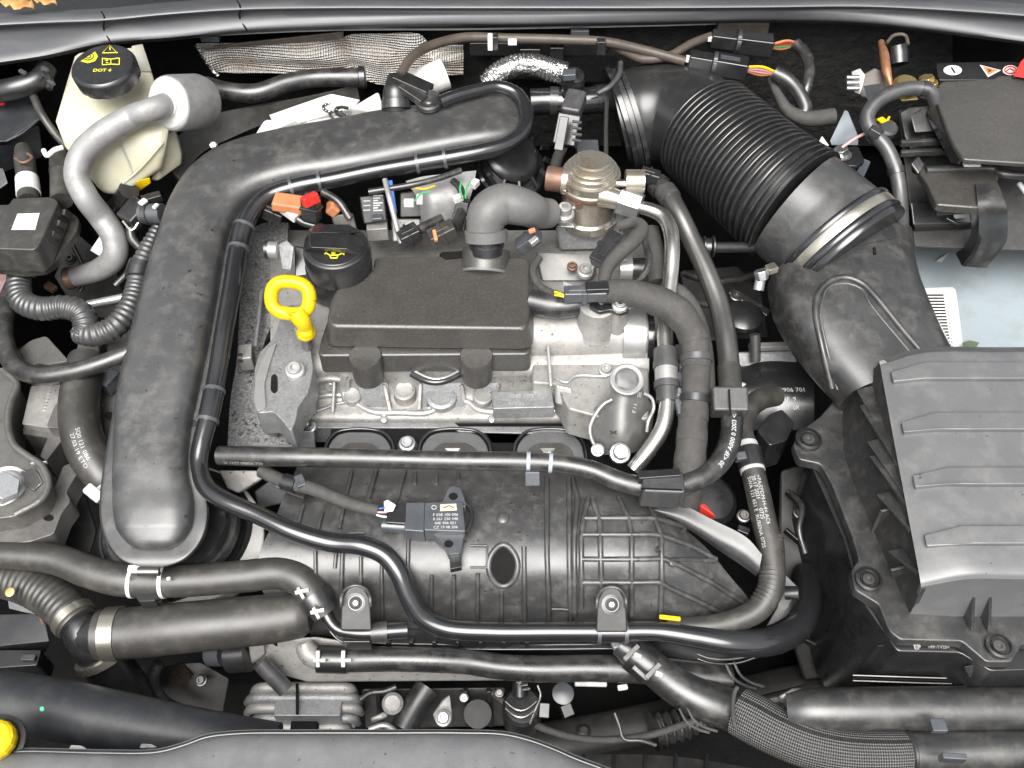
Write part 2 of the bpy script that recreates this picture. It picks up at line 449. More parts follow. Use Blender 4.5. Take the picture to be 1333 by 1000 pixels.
white_sh = material('white_shield', (0.62, 0.62, 0.59), 0.5, 0.0, bump=0.5, bscale=120, bdist=0.002, col2=(0.5, 0.5, 0.47), nscale=40)
tank = material('cream_tank', (0.52, 0.50, 0.385), 0.3, 0.0, sss=0.6, col2=(0.47, 0.435, 0.30), nscale=14, dust=((0.45, 0.4, 0.3), 0.15), bump=0.1)
yellow = material('yellow_plastic', (0.80, 0.55, 0.0), 0.34, 0.0, bump=0.15, bscale=900, col2=(0.72, 0.47, 0.0), nscale=70, dust=((0.22, 0.15, 0.04), 0.55, 75))
yprint = material('yellow_print', (0.75, 0.68, 0.04), 0.5)
wprint = material('white_print', (0.46, 0.47, 0.47), 0.6)
gprint = material('grey_print', (0.36, 0.35, 0.32), 0.6)
white = material('white_plastic', (0.72, 0.72, 0.70), 0.45, col2=(0.58, 0.58, 0.55), nscale=90)
label_w = material('label_paper', (0.70, 0.70, 0.68), 0.6, col2=(0.64, 0.63, 0.6))
black_p = material('black_print', (0.02, 0.02, 0.02), 0.6)
orange = material('orange_plastic', (0.55, 0.22, 0.10), 0.5, col2=(0.45, 0.17, 0.075))
red = material('red_plastic', (0.62, 0.03, 0.025), 0.4, col2=(0.5, 0.03, 0.02))
blue = material('blue_plastic', (0.02, 0.12, 0.42), 0.4)
pink = material('pink_wire', (0.7, 0.35, 0.35), 0.5)
green = material('green_wire', (0.08, 0.4, 0.14), 0.5)
paint = material('pale_blue_body_paint', (0.34, 0.395, 0.43), 0.32, coat=0.3, col2=(0.31, 0.365, 0.40), nscale=9, dust=((0.24, 0.235, 0.21), 0.5, 22))
navy = material('dark_blue_grey_plastic', (0.017, 0.019, 0.023), 0.48, dust=((0.09, 0.088, 0.085), 0.3, 50), bump=0.2, bscale=1200, spec=0.6)
slate = material('slate_connector_plastic', (0.06, 0.066, 0.075), 0.34, col2=(0.072, 0.078, 0.086), dust=((0.16, 0.16, 0.16), 0.15, 120), spec=1.0)
seal_m = material('cowl_seal_rubber', (0.068, 0.071, 0.078), 0.48, dust=((0.18, 0.175, 0.17), 0.25, 30), col2=(0.078, 0.081, 0.088), stretch=(0.25, 1, 1), bump=0.1, spec=1.0)
slam_m = material('lock_carrier_plastic', (0.092, 0.095, 0.099), 0.38, dust=((0.22, 0.21, 0.195), 0.28, 45), col2=(0.105, 0.108, 0.11), bump=0.5, bscale=1200, speck=((0.03, 0.03, 0.03), 170, 0.74), spec=1.0)
leaf_m = material('dry_leaf', (0.48, 0.26, 0.09), 0.6, col2=(0.62, 0.42, 0.18), nscale=90, bump=0.5, bscale=200)
band = material('galvanised_band', (0.55, 0.53, 0.45), 0.3, 0.9, col2=(0.43, 0.41, 0.34), nscale=25)
mount_al = material('engine_mount_casting', (0.21, 0.205, 0.195), 0.38, 0.55, col2=(0.14, 0.135, 0.127), nscale=30, bump=0.7, bscale=600, bdist=0.0009, dust=((0.11, 0.1, 0.085), 0.4, 60))
water = material('water_drop', (0.8, 0.8, 0.8), 0.05, trans=1.0, ior=1.33)
def node(mt): return mt.node_tree, mt.node_tree.nodes['Principled BSDF']
# woven sleeve and embossed heat shield: regular relief driven through the bump input
def weave(name, col, col2, sc_, metal, rough, dist, usequv=True, strength=1.0, stain=(0.09, 0.085, 0.075)):
    mt = material(name, col, rough, metal); t, b = node(mt); N, Lk = t.nodes, t.links
    tc = N.new('ShaderNodeTexCoord'); sep = N.new('ShaderNodeSeparateXYZ'); Lk.new(tc.outputs['UV' if usequv else 'Object'], sep.inputs[0])
    def sn(a, ka, c_, kc):
        m1 = N.new('ShaderNodeMath'); m1.operation = 'MULTIPLY'; Lk.new(a, m1.inputs[0]); m1.inputs[1].default_value = ka
        m2 = N.new('ShaderNodeMath'); m2.operation = 'MULTIPLY_ADD'; Lk.new(c_, m2.inputs[0]); m2.inputs[1].default_value = kc; Lk.new(m1.outputs[0], m2.inputs[2])
        m3 = N.new('ShaderNodeMath'); m3.operation = 'SINE'; Lk.new(m2.outputs[0], m3.inputs[0]); return m3.outputs[0]
    a = sn(sep.outputs[0], sc_[0], sep.outputs[sc_[4]], sc_[1]); c = sn(sep.outputs[0], sc_[2], sep.outputs[sc_[4]], sc_[3])
    mu = N.new('ShaderNodeMath'); mu.operation = 'MULTIPLY'; Lk.new(a, mu.inputs[0]); Lk.new(c, mu.inputs[1])
    bp = N.new('ShaderNodeBump'); bp.inputs['Strength'].default_value = strength; bp.inputs['Distance'].default_value = dist; Lk.new(mu.outputs[0], bp.inputs['Height']); Lk.new(bp.outputs[0], b.inputs['Normal'])
    mr = N.new('ShaderNodeMapRange'); Lk.new(mu.outputs[0], mr.inputs[0]); mr.inputs[1].default_value = -0.6; mr.inputs[2].default_value = 0.6
    x = N.new('ShaderNodeMix'); x.data_type = 'RGBA'; Lk.new(mr.outputs[0], x.inputs[0]); x.inputs[6].default_value = (*col, 1); x.inputs[7].default_value = (*col2, 1)
    n_ = N.new('ShaderNodeTexNoise'); n_.inputs['Scale'].default_value = 22; n_.inputs['Detail'].default_value = 6; Lk.new(tc.outputs['Object'], n_.inputs['Vector'])
    r_ = N.new('ShaderNodeMapRange'); Lk.new(n_.outputs['Fac'], r_.inputs[0]); r_.inputs[1].default_value = 0.48; r_.inputs[2].default_value = 0.75; r_.inputs[4].default_value = 0.75
    y_ = N.new('ShaderNodeMix'); y_.data_type = 'RGBA'; Lk.new(r_.outputs[0], y_.inputs[0]); Lk.new(x.outputs[2], y_.inputs[6]); y_.inputs[7].default_value = (*stain, 1)
    Lk.new(y_.outputs[2], b.inputs['Base Color'])
    return mt
sleeve = weave('woven_sleeve', (0.02, 0.02, 0.02), (0.22, 0.22, 0.22), (1500, 138, 1500, -138, 1), 0.1, 0.45, 0.001)
shield = weave('embossed_heat_shield', (0.5, 0.475, 0.44), (0.9, 0.87, 0.82), (900, 780, 900, -780, 2), 0.25, 0.34, 0.002, False, stain=(0.3, 0.2, 0.12))

ribbed = material('bellows_rubber', (0.02, 0.02, 0.021), 0.25, dust=((0.11, 0.105, 0.095), 0.15, 90), col2=(0.026, 0.026, 0.026), drough=0.05, spec=1.0)
pale_rub = material('dusty_grey_rubber', (0.12, 0.12, 0.118), 0.45, dust=((0.22, 0.21, 0.2), 0.3, 200), col2=(0.14, 0.14, 0.136), bump=0.2)
plate_g = material('dark_satin_plate', (0.12, 0.118, 0.113), 0.42, 0.4, col2=(0.19, 0.187, 0.18), nscale=40, bump=0.1)
stripe_m = material('pale_stripe', (0.34, 0.38, 0.41), 0.5)
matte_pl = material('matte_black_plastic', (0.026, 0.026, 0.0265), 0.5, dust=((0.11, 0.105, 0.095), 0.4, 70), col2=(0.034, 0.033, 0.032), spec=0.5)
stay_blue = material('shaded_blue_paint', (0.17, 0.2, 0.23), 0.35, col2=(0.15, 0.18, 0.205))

def hull(name, pts, mat, parent=None, bevel=0.003, seg=3):
    bm = bmesh.new()
    for p in pts: bm.verts.new(vec(p))
    r = bmesh.ops.convex_hull(bm, input=bm.verts)
    bmesh.ops.delete(bm, geom=[g for g in r['geom_interior'] if isinstance(g, bmesh.types.BMVert)], context='VERTS')
    bmesh.ops.dissolve_limit(bm, angle_limit=math.radians(4), verts=bm.verts, edges=bm.edges)
    bm.verts.index_update()
    vs = [v.co.copy() for v in bm.verts]; fs = [tuple(v.index for v in f.verts) for f in bm.faces]; bm.free()
    return mk(name, vs, fs, mat, parent, bevel=bevel, seg=seg, sharp=30)
def decal(name, o, pts, mat, parent=None, off=0.0005):
    """flat print: an outline laid on o's skin"""
    w = on(o, pts, off)
    return mk(name, w, [tuple(range(len(w)))], mat, parent or o)
def stroke(name, o, lines, wd, mat, parent=None, off=0.0006):
    """flat printed lines of a given width laid on o's skin"""
    vs, fs = [], []
    for ln in lines:
        q = [Vector(p) for p in ln]
        for a, b in zip(q, q[1:]):
            d = (b - a).normalized(); nn = Vector((-d.y, d.x)) * wd / 2
            k = len(vs); vs += on(o, [(a + nn)[:], (b + nn)[:], (b - nn)[:], (a - nn)[:]], off); fs.append((k, k + 1, k + 2, k + 3))
    return mk(name, vs, fs, mat, parent or o)
def ringpts(cx, cy, rx, ry, n=20, a0=0, a1=360):
    return [(cx + rx * math.cos(math.radians(a0 + (a1 - a0) * k / n)), cy + ry * math.sin(math.radians(a0 + (a1 - a0) * k / n))) for k in range(n + 1)]
def block(name, x0, x1, y0, y1, z0, z1, mat, parent=None):
    vs = [(x, y, z) for z in (z0, z1) for x, y in ((x0, y0), (x1, y0), (x1, y1), (x0, y1))]
    return mk(name, vs, [(3, 2, 1, 0), (4, 5, 6, 7), (0, 1, 5, 4), (1, 2, 6, 5), (2, 3, 7, 6), (3, 0, 4, 7)], mat, parent)

# ---------------------------------------------------------------- the bay itself
tag(block('ground', -15, 15, -15, 15, -.82, -.8, material('wet_paving', (0.1, 0.1, 0.1), 0.6, col2=(0.14, 0.14, 0.135), nscale=3, bump=0.4, bscale=60, bdist=.004)), kind='structure')
tag(block('undertray', -1.1, 1.1, -0.75, 0.9, -0.47, -0.45, deep), kind='structure')
tag(block('firewall', -1.1, 1.1, 0.66, 0.69, -0.45, 0.09, deep), kind='structure')
tag(block('inner_wing', -0.80, -0.77, -0.75, 0.66, -0.45, 0.05, deep), kind='structure')
tag(block('inner_wing', 0.84, 0.87, -0.75, 0.66, -0.45, 0.05, deep), kind='structure')
tag(block('front_panel', -0.77, 0.84, -0.62, -0.60, -0.45, -0.06, deep), kind='structure')

# the raised bonnet, hinged behind the cowl
bon = tag(bpy.data.objects.new('bonnet', None), 'raised pale blue bonnet hinged behind the cowl over the engine bay', 'bonnet'); COL.objects.link(bon); bon.location = (0, .80, .16)
BA = math.radians(62); bd = Vector((0, -math.cos(BA), math.sin(BA))); bn = Vector((0, math.sin(BA), math.cos(BA)))
def bonnet_sheet(name, u0, u1, v0, v1, off, th, mt_):
    nu, nv = 10, 6; vs = []
    for s in (0, th):
        for j in range(nv + 1):
            for i in range(nu + 1):
                u = u0 + (u1 - u0) * i / nu; v = v0 + (v1 - v0) * j / nv
                vs.append(Vector((u, .80, .16)) + bd * v + bn * (off + s - .05 * (u / .75) ** 2 + .03 * math.sin(v * 3)))
    K = (nu + 1) * (nv + 1); fs = []
    for j in range(nv):
        for i in range(nu):
            a = j * (nu + 1) + i; fs += [(a, a + 1, a + nu + 2, a + nu + 1), (K + a + nu + 1, K + a + nu + 2, K + a + 1, K + a)]
    ring = list(range(nu + 1)) + [j * (nu + 1) + nu for j in range(1, nv + 1)] + [nv * (nu + 1) + i for i in range(nu - 1, -1, -1)] + [j * (nu + 1) for j in range(nv - 1, 0, -1)]
    for p_, q_ in zip(ring, ring[1:] + ring[:1]): fs.append((p_, p_ + K, q_ + K, q_))
    return mk(name, vs, fs, mt_, bon)
bonnet_sheet('outer_skin', -.75, .75, .0, 1.0, .03, .004, paint)
bonnet_sheet('inner_frame', -.72, .72, .02, .97, .006, .02, paint)
bonnet_sheet('insulation_mat', -.6, .6, .1, .85, -.004, .008, deep)

# windscreen cowl with its sealing strip
XS = [-80, 0, 60, 135, 220, 312, 420, 560, 700, 850, 1000, 1120, 1220, 1333, 1420]
LOW = [92, 82, 73, 57, 50, 41, 36, 33, 32, 30, 27, 30, 40, 55, 66]
RID = [35, 30, 27, 24, 16, 10, 8, 8, 8, 8, 7, 6, 10, 18, 26]
def srow(f, z, dy=0): return [P(x, f(l, r), z) + Vector((0, dy, 0)) for x, l, r in zip(XS, LOW, RID)]
seal = sheet('cowl_seal', [srow(lambda l, r: l, .088, .06), srow(lambda l, r: l, .088, .012), srow(lambda l, r: l - 1, .106), srow(lambda l, r: l - .45 * (l - r), .116), srow(lambda l, r: r + 6, .1215),
                           srow(lambda l, r: r + 2.5, .133), srow(lambda l, r: r - 4, .136), srow(lambda l, r: r - 9, .130), srow(lambda l, r: r - 13, .120)], seal_m, su=5, sv=4, thick=.003)
tag(seal, 'grey rubber sealing strip along the rear edge of the engine bay', 'seal')
for x, k in ((135, 0), (312, 1)):
    l = 57 if k == 0 else 41; r = 24 if k == 0 else 10
    tube('seam', on(seal, [(x - 3, r - 8), (x + 1, r), (x, (l + r) / 2 - 2), (x + 8, l - 4), (x + 10, l - 1)], .0002), 1.3, deep, seal, seg=6)
cowl = sheet('cowl', [srow(lambda l, r: r - 13, .117), srow(lambda l, r: r - 30, .117), srow(lambda l, r: r - 80, .14)], dark_pl, su=3, sv=3)
tag(cowl, kind='structure')
for k, (ax, ay, bx, by, w, lab) in enumerate(((2, 2, 44, 12, 12, 'pointed dry orange leaf with the broader blade on the cowl strip'), (44, 0, 74, 7, 8, 'small curled brown leaf tip lying beside the orange leaf'))):
    a, b = P(ax, ay, .142), P(bx, by, .139); d = b - a; n = d.cross(Vector((0, 0, 1))).normalized() * m(w, a)
    vs, fs = [], []
    for i in range(9):
        t = i / 8; ww = math.sin(math.pi * min(1, t * .9 + .06)) ** .7
        for s in (-1, 0, 1): vs.append(a + d * t + n * (s * ww * (1 + .25 * (i % 2))) + Vector((0, 0, .004 * abs(s) + .003 * math.sin(i * 2))))
    for i in range(8):
        for s in (0, 1): q = i * 3 + s; fs.append((q, q + 1, q + 4, q + 3))
    o = mk('dry_leaf', vs, fs, leaf_m); sm = o.modifiers.new('t', 'SOLIDIFY'); sm.thickness = .0006
    tag(o, lab, 'leaf')
# metal panel edge and spring clips under the strip
eg = tag(tube('panel_edge', [P(x, y, .082) for x, y in ((190, 52), (262, 47), (330, 43), (440, 39), (600, 38), (720, 36), (860, 33), (960, 30))], 1.4, white_sh, seg=6), 'thin bright folded metal lip just under the sealing strip', 'panel edge')
for x, y in ((273, 46), (755, 38)): cbox('spring_clip', x, y, .088, .026, .010, .008, slate, eg, bevel=.001)
# embossed heat shield on the bulkhead
YS = .585
hsd = thing('heat_shield', 'embossed silver heat shield with a round hole, fixed to the bulkhead', 'heat shield', V(420, 90, YS))
def yprism(name, pts, y, h, mat, parent, bevel=.001, r=0): return prism(name, pts, 0, h, mat, parent, bevel=bevel, r=r, dirv=(0, 1, 0), yplane=y)
def wavy(x, y): return V(x, y, YS + .007 * math.sin(x * .045) + .005 * math.sin(x * .11 + y * .15) + .003 * math.sin(y * .3))
tops = ((256, 58), (300, 57), (350, 56), (400, 54), (447, 50), (452, 46), (500, 45), (545, 44), (562, 58), (603, 60)); bots = ((278, 93), (300, 95), (350, 95), (400, 97), (447, 99), (465, 101), (498, 111), (530, 103), (562, 99), (603, 97))
hp = sheet('shield_panel', [[wavy(a[0] + (c_[0] - a[0]) * k / 4, a[1] + (c_[1] - a[1]) * k / 4) for a, c_ in zip(tops, bots)] for k in range(5)], shield, hsd, su=4, sv=3, thick=.0015)
yprism('shield_fold', [(262, 64), (300, 58), (447, 42), (447, 51), (300, 62), (268, 66)], YS - .006, .004, brown_tube, hsd)
yprism('stud_hole', ringpts(522, 65, 5, 5, 12)[:-1], YS - .0035, .002, deep, hsd, bevel=0)
lathe('stud_boss', V(523, 68, YS + .002), (0, -1, 0), [(22, 0), (21, 2), (14, 3.2), (9, 3.4)], acpipe, hsd)
tube('rolled_edge', [V(256, 59, YS - .002), V(265, 75, YS - .002), V(276, 91, YS - .003), V(284, 99, YS - .004)], 3, foil, hsd, seg=8)

# dark hose behind the shield and the trim beneath
ah = tube('heater_hose', [(268, 112, .05), (300, 120, .05), (335, 121, .05), (375, 108, .055), (410, 102, .055), (450, 101, .055), (470, 101, .055)], 12, rubber, step=.005)
tag(ah, 'thick black heater hose running below the embossed heat shield', 'hose')
lathe('end_collar', (470, 101, .055), (1, 0.1, 0), [(13, -3), (14.5, -2), (14.5, 5), (13, 6)], dark_pl, ah)
tr = sheet('insulation_trim', [[(205, 205, .01), (235, 175, .02), (275, 150, .03), (330, 140, .03), (400, 127, .035), (465, 112, .04)], [(235, 235, -.02), (262, 200, -.01), (300, 180, -.0), (350, 160, .005), (410, 150, .01), (470, 140, .01)]], rubber_b, su=4, sv=5, thick=.006)
tag(tr, 'dull brown felt trim sheet behind the bend of the black charge pipe', 'trim')
bolt(278, 189, .025, 5, steel, tr, axis=(0.3, -.6, .6))
# crumpled white shield
ws = thing('turbo_shield', 'crumpled pale metal shield peeping out behind the charge pipe', 'heat shield', (430, 165, -.02))
hull('shield_shell', [(326, 182, .02), (343, 155, .035), (386, 155, .035), (410, 178, .0), (340, 190, .0)], white_sh, ws, bevel=.004)
hull('shield_shell', [(380, 160, .03), (410, 133, .045), (447, 127, .05), (458, 140, .045), (470, 170, .0), (390, 180, .0)], white_sh, ws, bevel=.005)
hull('shield_shell', [(350, 150, .04), (400, 140, .045), (412, 128, .052), (432, 122, .056), (470, 130, .05), (440, 165, .02), (360, 170, .015)], white_sh, ws, bevel=.006)
hull('shield_shell', [(455, 139, .045), (494, 116, .05), (503, 146, .04), (480, 165, .0), (455, 165, .01)], white_sh, ws, bevel=.005)
for k, (x, y) in enumerate(((430, 140), (446, 145), (438, 150))):
    tube('foil_crease', [P(x + 9 * math.cos(a + k), y + 6 * math.sin(a + k), .056) for a in (0, 1.2, 2.4, 3.4, 4.6)], 2.2, (foil, black_p, foil)[k], ws, seg=7)
# pale cylinder behind
pc = tag(rod('pale_cylinder', (540, 112, .06), (580, 96, .07), 20, white_sh), 'pale grey metal canister behind the pipe beside the heat shield', 'canister')
# clip and mount on the pipe near the shield
pm = thing('pipe_mount', 'black rubber mounting boss with a round grommet above the charge pipe', 'mount', (520, 140, .05))
tube('boss', [(515, 158, .05), (516, 138, .07), (515, 120, .085), (513, 100, .095)], [18, 18, 17, 9], dark_pl, pm, seg=20)
tube('boss_band', [(516, 142, .07), (515.5, 131, .078)], 19.5, rubber, pm, seg=24)
bar('bracket', (515, 98, .10), (560, 118, .09), 22, 8, dark_pl, pm)
bar('bracket', (522, 112, .095), (552, 132, .085), 16, 10, rubber, pm)
lathe('grommet', (558, 130, .088), (0, -.2, 1), [(18, -6), (18, 0), (16, 2), (12, 1), (11, -1), (6, -1.5), (4, 0), (0, 0)], rubber, pm)

# brown vacuum pipe along the bulkhead
bt = tag(tube('vacuum_pipe', [(521, 98, .10), (535, 76, .105), (560, 60, .10), (605, 49, .095), (660, 50, .09), (740, 52, .09), (790, 55, .09), (840, 66, .09), (892, 80, .085)], 6.2, brown_tube, step=.006), 'long brown vacuum pipe arching along the bulkhead above the silver hose', 'pipe')
bt2 = tag(tube('vacuum_pipe', [(795, 58, .08), (815, 68, .08), (838, 77, .08), (870, 73, .085), (900, 57, .09), (925, 47, .09)], 5.5, brown_tube, step=.006), 'short brown pipe crossing beneath the long one near the twin connectors', 'pipe')
cbox('paper_marker', 667, 52, .099, .012, .008, .006, label_w, bt, bevel=.0005)
cbox('pipe_clip', 638, 46, .105, .007, .012, .02, white, bt, bevel=.001)
cbox('pipe_clip', 645, 46, .104, .007, .012, .02, dark_pl, bt, bevel=.001)
cbox('pipe_clip', 783, 52, .100, .012, .012, .02, dark_pl, bt, bevel=.001)
# bulkhead bracket bar behind the silver hose
br = thing('bulkhead_bracket', 'long black bracket carrying the pipes on the bulkhead', 'bracket', (700, 60, .05))
bar('rail', (612, 60, .06), (790, 60, .06), 18, 18, dark_pl, br)
bar('rail', (640, 80, .03), (800, 86, .03), 16, 40, deep, br)
cbox('tab', 725, 60, .075, .02, .01, .02, dark_pl, br); cbox('tab', 690, 62, .072, .03, .01, .015, dark_pl, br)

# silver corrugated hose and quick coupling
sh = thing('foil_hose', 'silver foil corrugated hose arching to a black elbow coupling', 'hose', (640, 105, .04))
tube('foil_sleeve', [(632, 112, .05), (648, 97, .062), (668, 87, .07), (695, 85, .07), (718, 91, .068), (738, 96, .065)], [13, 15, 15, 14.5, 14.5, 14.5], foil, sh, ribs=(.0052, .0016, 'round'), seg=28)
cp = lathe('coupling', (747, 100, .072), (0.15, -.3, 1), [(13, -34), (13, -10), (16, -9), (16, -2), (13, 4), (7, 6), (0, 6)], dark_pl, sh)
bar('coupling_key', (733, 98, .082), (750, 97, .084), 15, 9, slate, sh)
for h in (-30, -24, -18): lathe('coupling_ring', (746, 103 - h * .55, .05 + h * .0), (0.1, -.2, 1), [(14, -2), (15.5, -1), (15.5, 1), (14, 2)], gloss_pl, sh, seg=24)
cc = tag(tube('crankcase_pipe', [(690, 133, .03), (715, 132, .03), (745, 133, .03), (790, 128, .03), (830, 122, .02)], 17, gloss_pl), 'fat black breather pipe lying under the silver hose coupling', 'pipe')
clampring(cc, .18, .25, .002, rubber)
clampring(cc, .55, .75, .0015, dark_pl, name='collar')
aw = tag(tube('grey_lead', [(808, 82, .07), (806, 97, .07), (795, 112, .065), (778, 122, .06)], 3.6, rubber_g), 'thin grey lead curving down beside the intake elbow', 'cable')
lv = thing('lever_connector', 'black plug connector with a locking lever between hose coupling and pump', 'connector', (740, 180, .0))
bar('plug_body', (752, 122, .075), (742, 150, .065), 26, 20, rubber_g, lv, bevel=.004)
bar('plug_shell', (743, 150, .065), (735, 190, .035), 30, 22, dark_pl, lv, bevel=.002)
bar('latch', (735, 152, .082), (727, 196, .05), 12, 6, rubber_g, lv)
for k in range(4): bar('grip_rib', (745 + 0, 158 + k * 8, .076 - k * .006), (757, 160 + k * 8, .074 - k * .006), 3, 3, slate, lv, bevel=.0004)
tube('lead', [(733, 190, .035), (726, 205, .02), (722, 222, .0)], 7, cloth, lv)
cbox('grey_block', 765, 190, .02, .03, .03, .03, slate, lv)
tag(tube('steel_strip', [(797, 112, .045), (791, 130, .04), (789, 160, .03), (789, 205, .02)], 3, steel_d, seg=8), 'narrow steel strip standing beside the intake elbow collar', 'strip')
# turbo inlet bellows under the pipe's end
bl = thing('turbo_coupling', 'round black ribbed coupling under the end of the charge pipe', 'coupling', (670, 215, -.05))
ax = (0.45, -.35, .8)
lathe('outer_ring', (672, 212, .0), ax, [(40, -26), (49, -24), (50, -18), (47, -15), (47, -6), (44, -2), (36, 0), (34, -8)], gloss_pl, bl, seg=48)
lathe('inner_ring', (668, 200, .012), ax, [(34, -16), (40, -14), (40, -2), (36, 3), (30, 5), (20, 5), (0, 5)], dark_pl, bl, seg=48)
for k in range(7):
    a = math.radians(-55 + 28 * k); bar('ring_rib', (672 + 36 * math.cos(a), 206 + 30 * math.sin(a), .008), (673 + 47 * math.cos(a), 211 + 41 * math.sin(a), -.004), 3, 6, dark_pl, bl, bevel=.0004)

# ---------------------------------------------------------------- left side: reservoir, air conditioning pipe, valve box
rs = thing('brake_fluid_reservoir', 'cream translucent brake fluid reservoir with a ribbed black cap', 'reservoir', (150, 240, 0))
body = hull('tank_body', [(86, 112, .105), (100, 66, .105), (186, 58, .11), (203, 112, .10), (70, 160, .085), (222, 168, .075), (83, 192, .065), (134, 256, .0), (158, 257, .0), (213, 222, .02), (120, 150, -.05), (180, 150, -.05)], tank, rs, bevel=.011, seg=5)
hull('tank_chamber', [(213, 180, .05), (228, 165, .055), (238, 200, .02), (237, 214, .005), (205, 237, .0), (196, 236, .0), (205, 160, -.02), (225, 170, -.03)], tank, rs, bevel=.004)
hull('tank_neck', [(170, 58, .118), (186, 55, .118), (199, 95, .105), (172, 95, .105)], tank, rs, bevel=.004)
tube('mould_line', on(body, [(152, 180), (165, 205), (172, 225)], -.0002), 1.6, tank, rs, seg=8)
tube('mould_line', on(body, [(212, 186), (180, 222), (150, 247)], -.0002), 1.8, tank, rs, seg=8)
cap = lathe('cap', (134, 84, .150), (0, -.16, 1), [(38, -24), (41, -22), (42, -5), (40.5, -2), (38, 0), (0, 0.01)], dark_pl, rs, seg=72, wob=lambda j, h: (-.03 if j % 6 == 0 and h < -5 else 0))
decal('warning_print', cap, ringpts(114.5, 74, 13.5, 9, 8)[:-1], yprint, off=.0006)
stroke('warning_print', cap, [ringpts(114.5, 74, 7.5, 5, 16), ringpts(114.5, 74, 4, 2.6, 12)], 1.0, black_p, off=.0011)
stroke('warning_print', cap, [[(133.5, 69.5), (143, 58.5), (153.5, 69), (133.5, 69.5)], [(143.3, 62), (143.5, 66)]], 1.1, yprint)
stroke('warning_print', cap, [[(133.5, 76.5), (133.5, 85), (144, 84), (155.5, 84.5), (155.5, 76), (145, 77.5), (133.5, 76.5)], [(144.5, 77), (144.5, 84)], [(137, 79), (141, 79)], [(138, 82), (141, 82)]], 1.1, yprint)
text_flat('DOT 4', 133, 92, cap, 8, yprint, cap, bold=.12)
hull('outlet_plug', [(168, 238, .015), (196, 230, .02), (198, 238, .01), (180, 251, -.01), (174, 249, -.01)], yellow, rs, bevel=.002)

ac = thing('air_conditioning_pipe', 'bent dull aluminium pipe ending in a fat round silencer', 'pipe', (95, 362, -.1))
lathe('silencer', (219, 135, .10), (.44, .78, -.45), [(15, -4), (21, -4.5), (31, -3), (35, 2), (36, 8), (36, 52), (33, 62), (26, 66), (0, 66)], acpipe, ac, seg=48, sharp=28)
lathe('silencer_face', (219, 135, .10), (.44, .78, -.45), [(17, -5.6), (22, -6), (30, -4.4), (33.5, -.6), (34.3, 3)], white_sh, ac, seg=48)
tube('pipe', [(219, 135, .10), (208, 139, .108), (192, 145, .108), (172, 153, .098), (135, 174, .09), (108, 200, .07), (100, 228, .05), (112, 257, .03), (132, 283, .0), (148, 308, -.02), (150, 332, -.04), (132, 350, -.06), (92, 362, -.075)], [15, 15, 15, 16, 16.5, 16.5, 16, 16, 16, 16, 16, 14.5, 12.5], acpipe, ac, seg=28)
lathe('pipe_bead', (218, 135, .103), (-.44, -.78, .45), [(15, -2), (18, 0), (18, 4), (15.5, 5)], white_sh, ac)
lathe('end_fitting', (92, 362, -.075), (-1, -.2, -.1), [(13, -4), (14.5, -3), (14.5, 5), (12, 7)], rust, ac)
bar('paper_tag', (124, 330, -.05), (136, 312, -.04), 14, 2, label_w, ac, bevel=.0004, up=(.4, -.6, .7))
cr = thing('service_cap', 'small black cap beside the reservoir outlet', 'cap', (160, 262, -.03))
rod('cap_body', (150, 275, -.03), (168, 248, .01), 13, dark_pl, cr)

vb = thing('valve_box', 'dark brown flanged plastic box with a white paper label', 'box', (40, 330, -.06))
fl = prism('flange', [(-40, 282), (30, 262), (84, 268, 4), (104, 284, 10), (100, 300), (74, 338), (58, 350), (30, 353), (-40, 345)], -.005, .012, rubber_b, vb, r=6, bevel=.003)
lid = prism('lid', [(-40, 268), (12, 266), (16, 258), (68, 256), (76, 262), (52, 318), (44, 325), (-40, 322)], .03, .034, rubber_b, vb, r=5, bevel=.005, inset=-.06, seg=3)
decal('paper_label', lid, [(23, 279), (52, 278), (46, 300), (15, 300)], label_w, vb, off=.0008)
for x in (8, 29): bar('rib', (x, 326, .02), (x + 4, 340, .006), 4, 10, rubber_b, vb, bevel=.0006)
for k in range(4): bar('rib', (60 + k * 7.5, 318 - k * 14, .018), (70 + k * 7.5, 324 - k * 14, .004), 4, 8, rubber_b, vb, bevel=.0006)
for k, (x0, y0, x1, y1, lab, rr) in enumerate(((38, 262, 32, 200, 'short brown hose stub with a white paper band', 14), (80, 262, 78, 205, 'short brown hose stub held by a white hooked clip', 14))):
    h = tube('hose_stub', [(x0, y0, .02), ((x0 + x1) / 2, (y0 + y1) / 2, .025), (x1, y1 + 8, .03), (x1 - 2, y1 - 6, .03)], [rr, rr - 1, rr - 1, rr - 4], rubber_b, seg=24)
    tag(h, lab + ' above the valve box', 'hose')
    if k == 0:
        clampring(h, .12, .42, .0012, label_w, name='paper_band')
        tube('wire_clip', [(20, 206, .045), (30, 212, .045), (42, 206, .045), (36, 200, .045)], 2, rust, h, seg=8)
    else:
        tube('white_clip', [(57, 196, .055), (62, 203, .055), (70, 196, .06), (82, 192, .06)], 3.4, white, h, seg=8)
        clampring(h, .55, .62, .001, rubber, name='band')
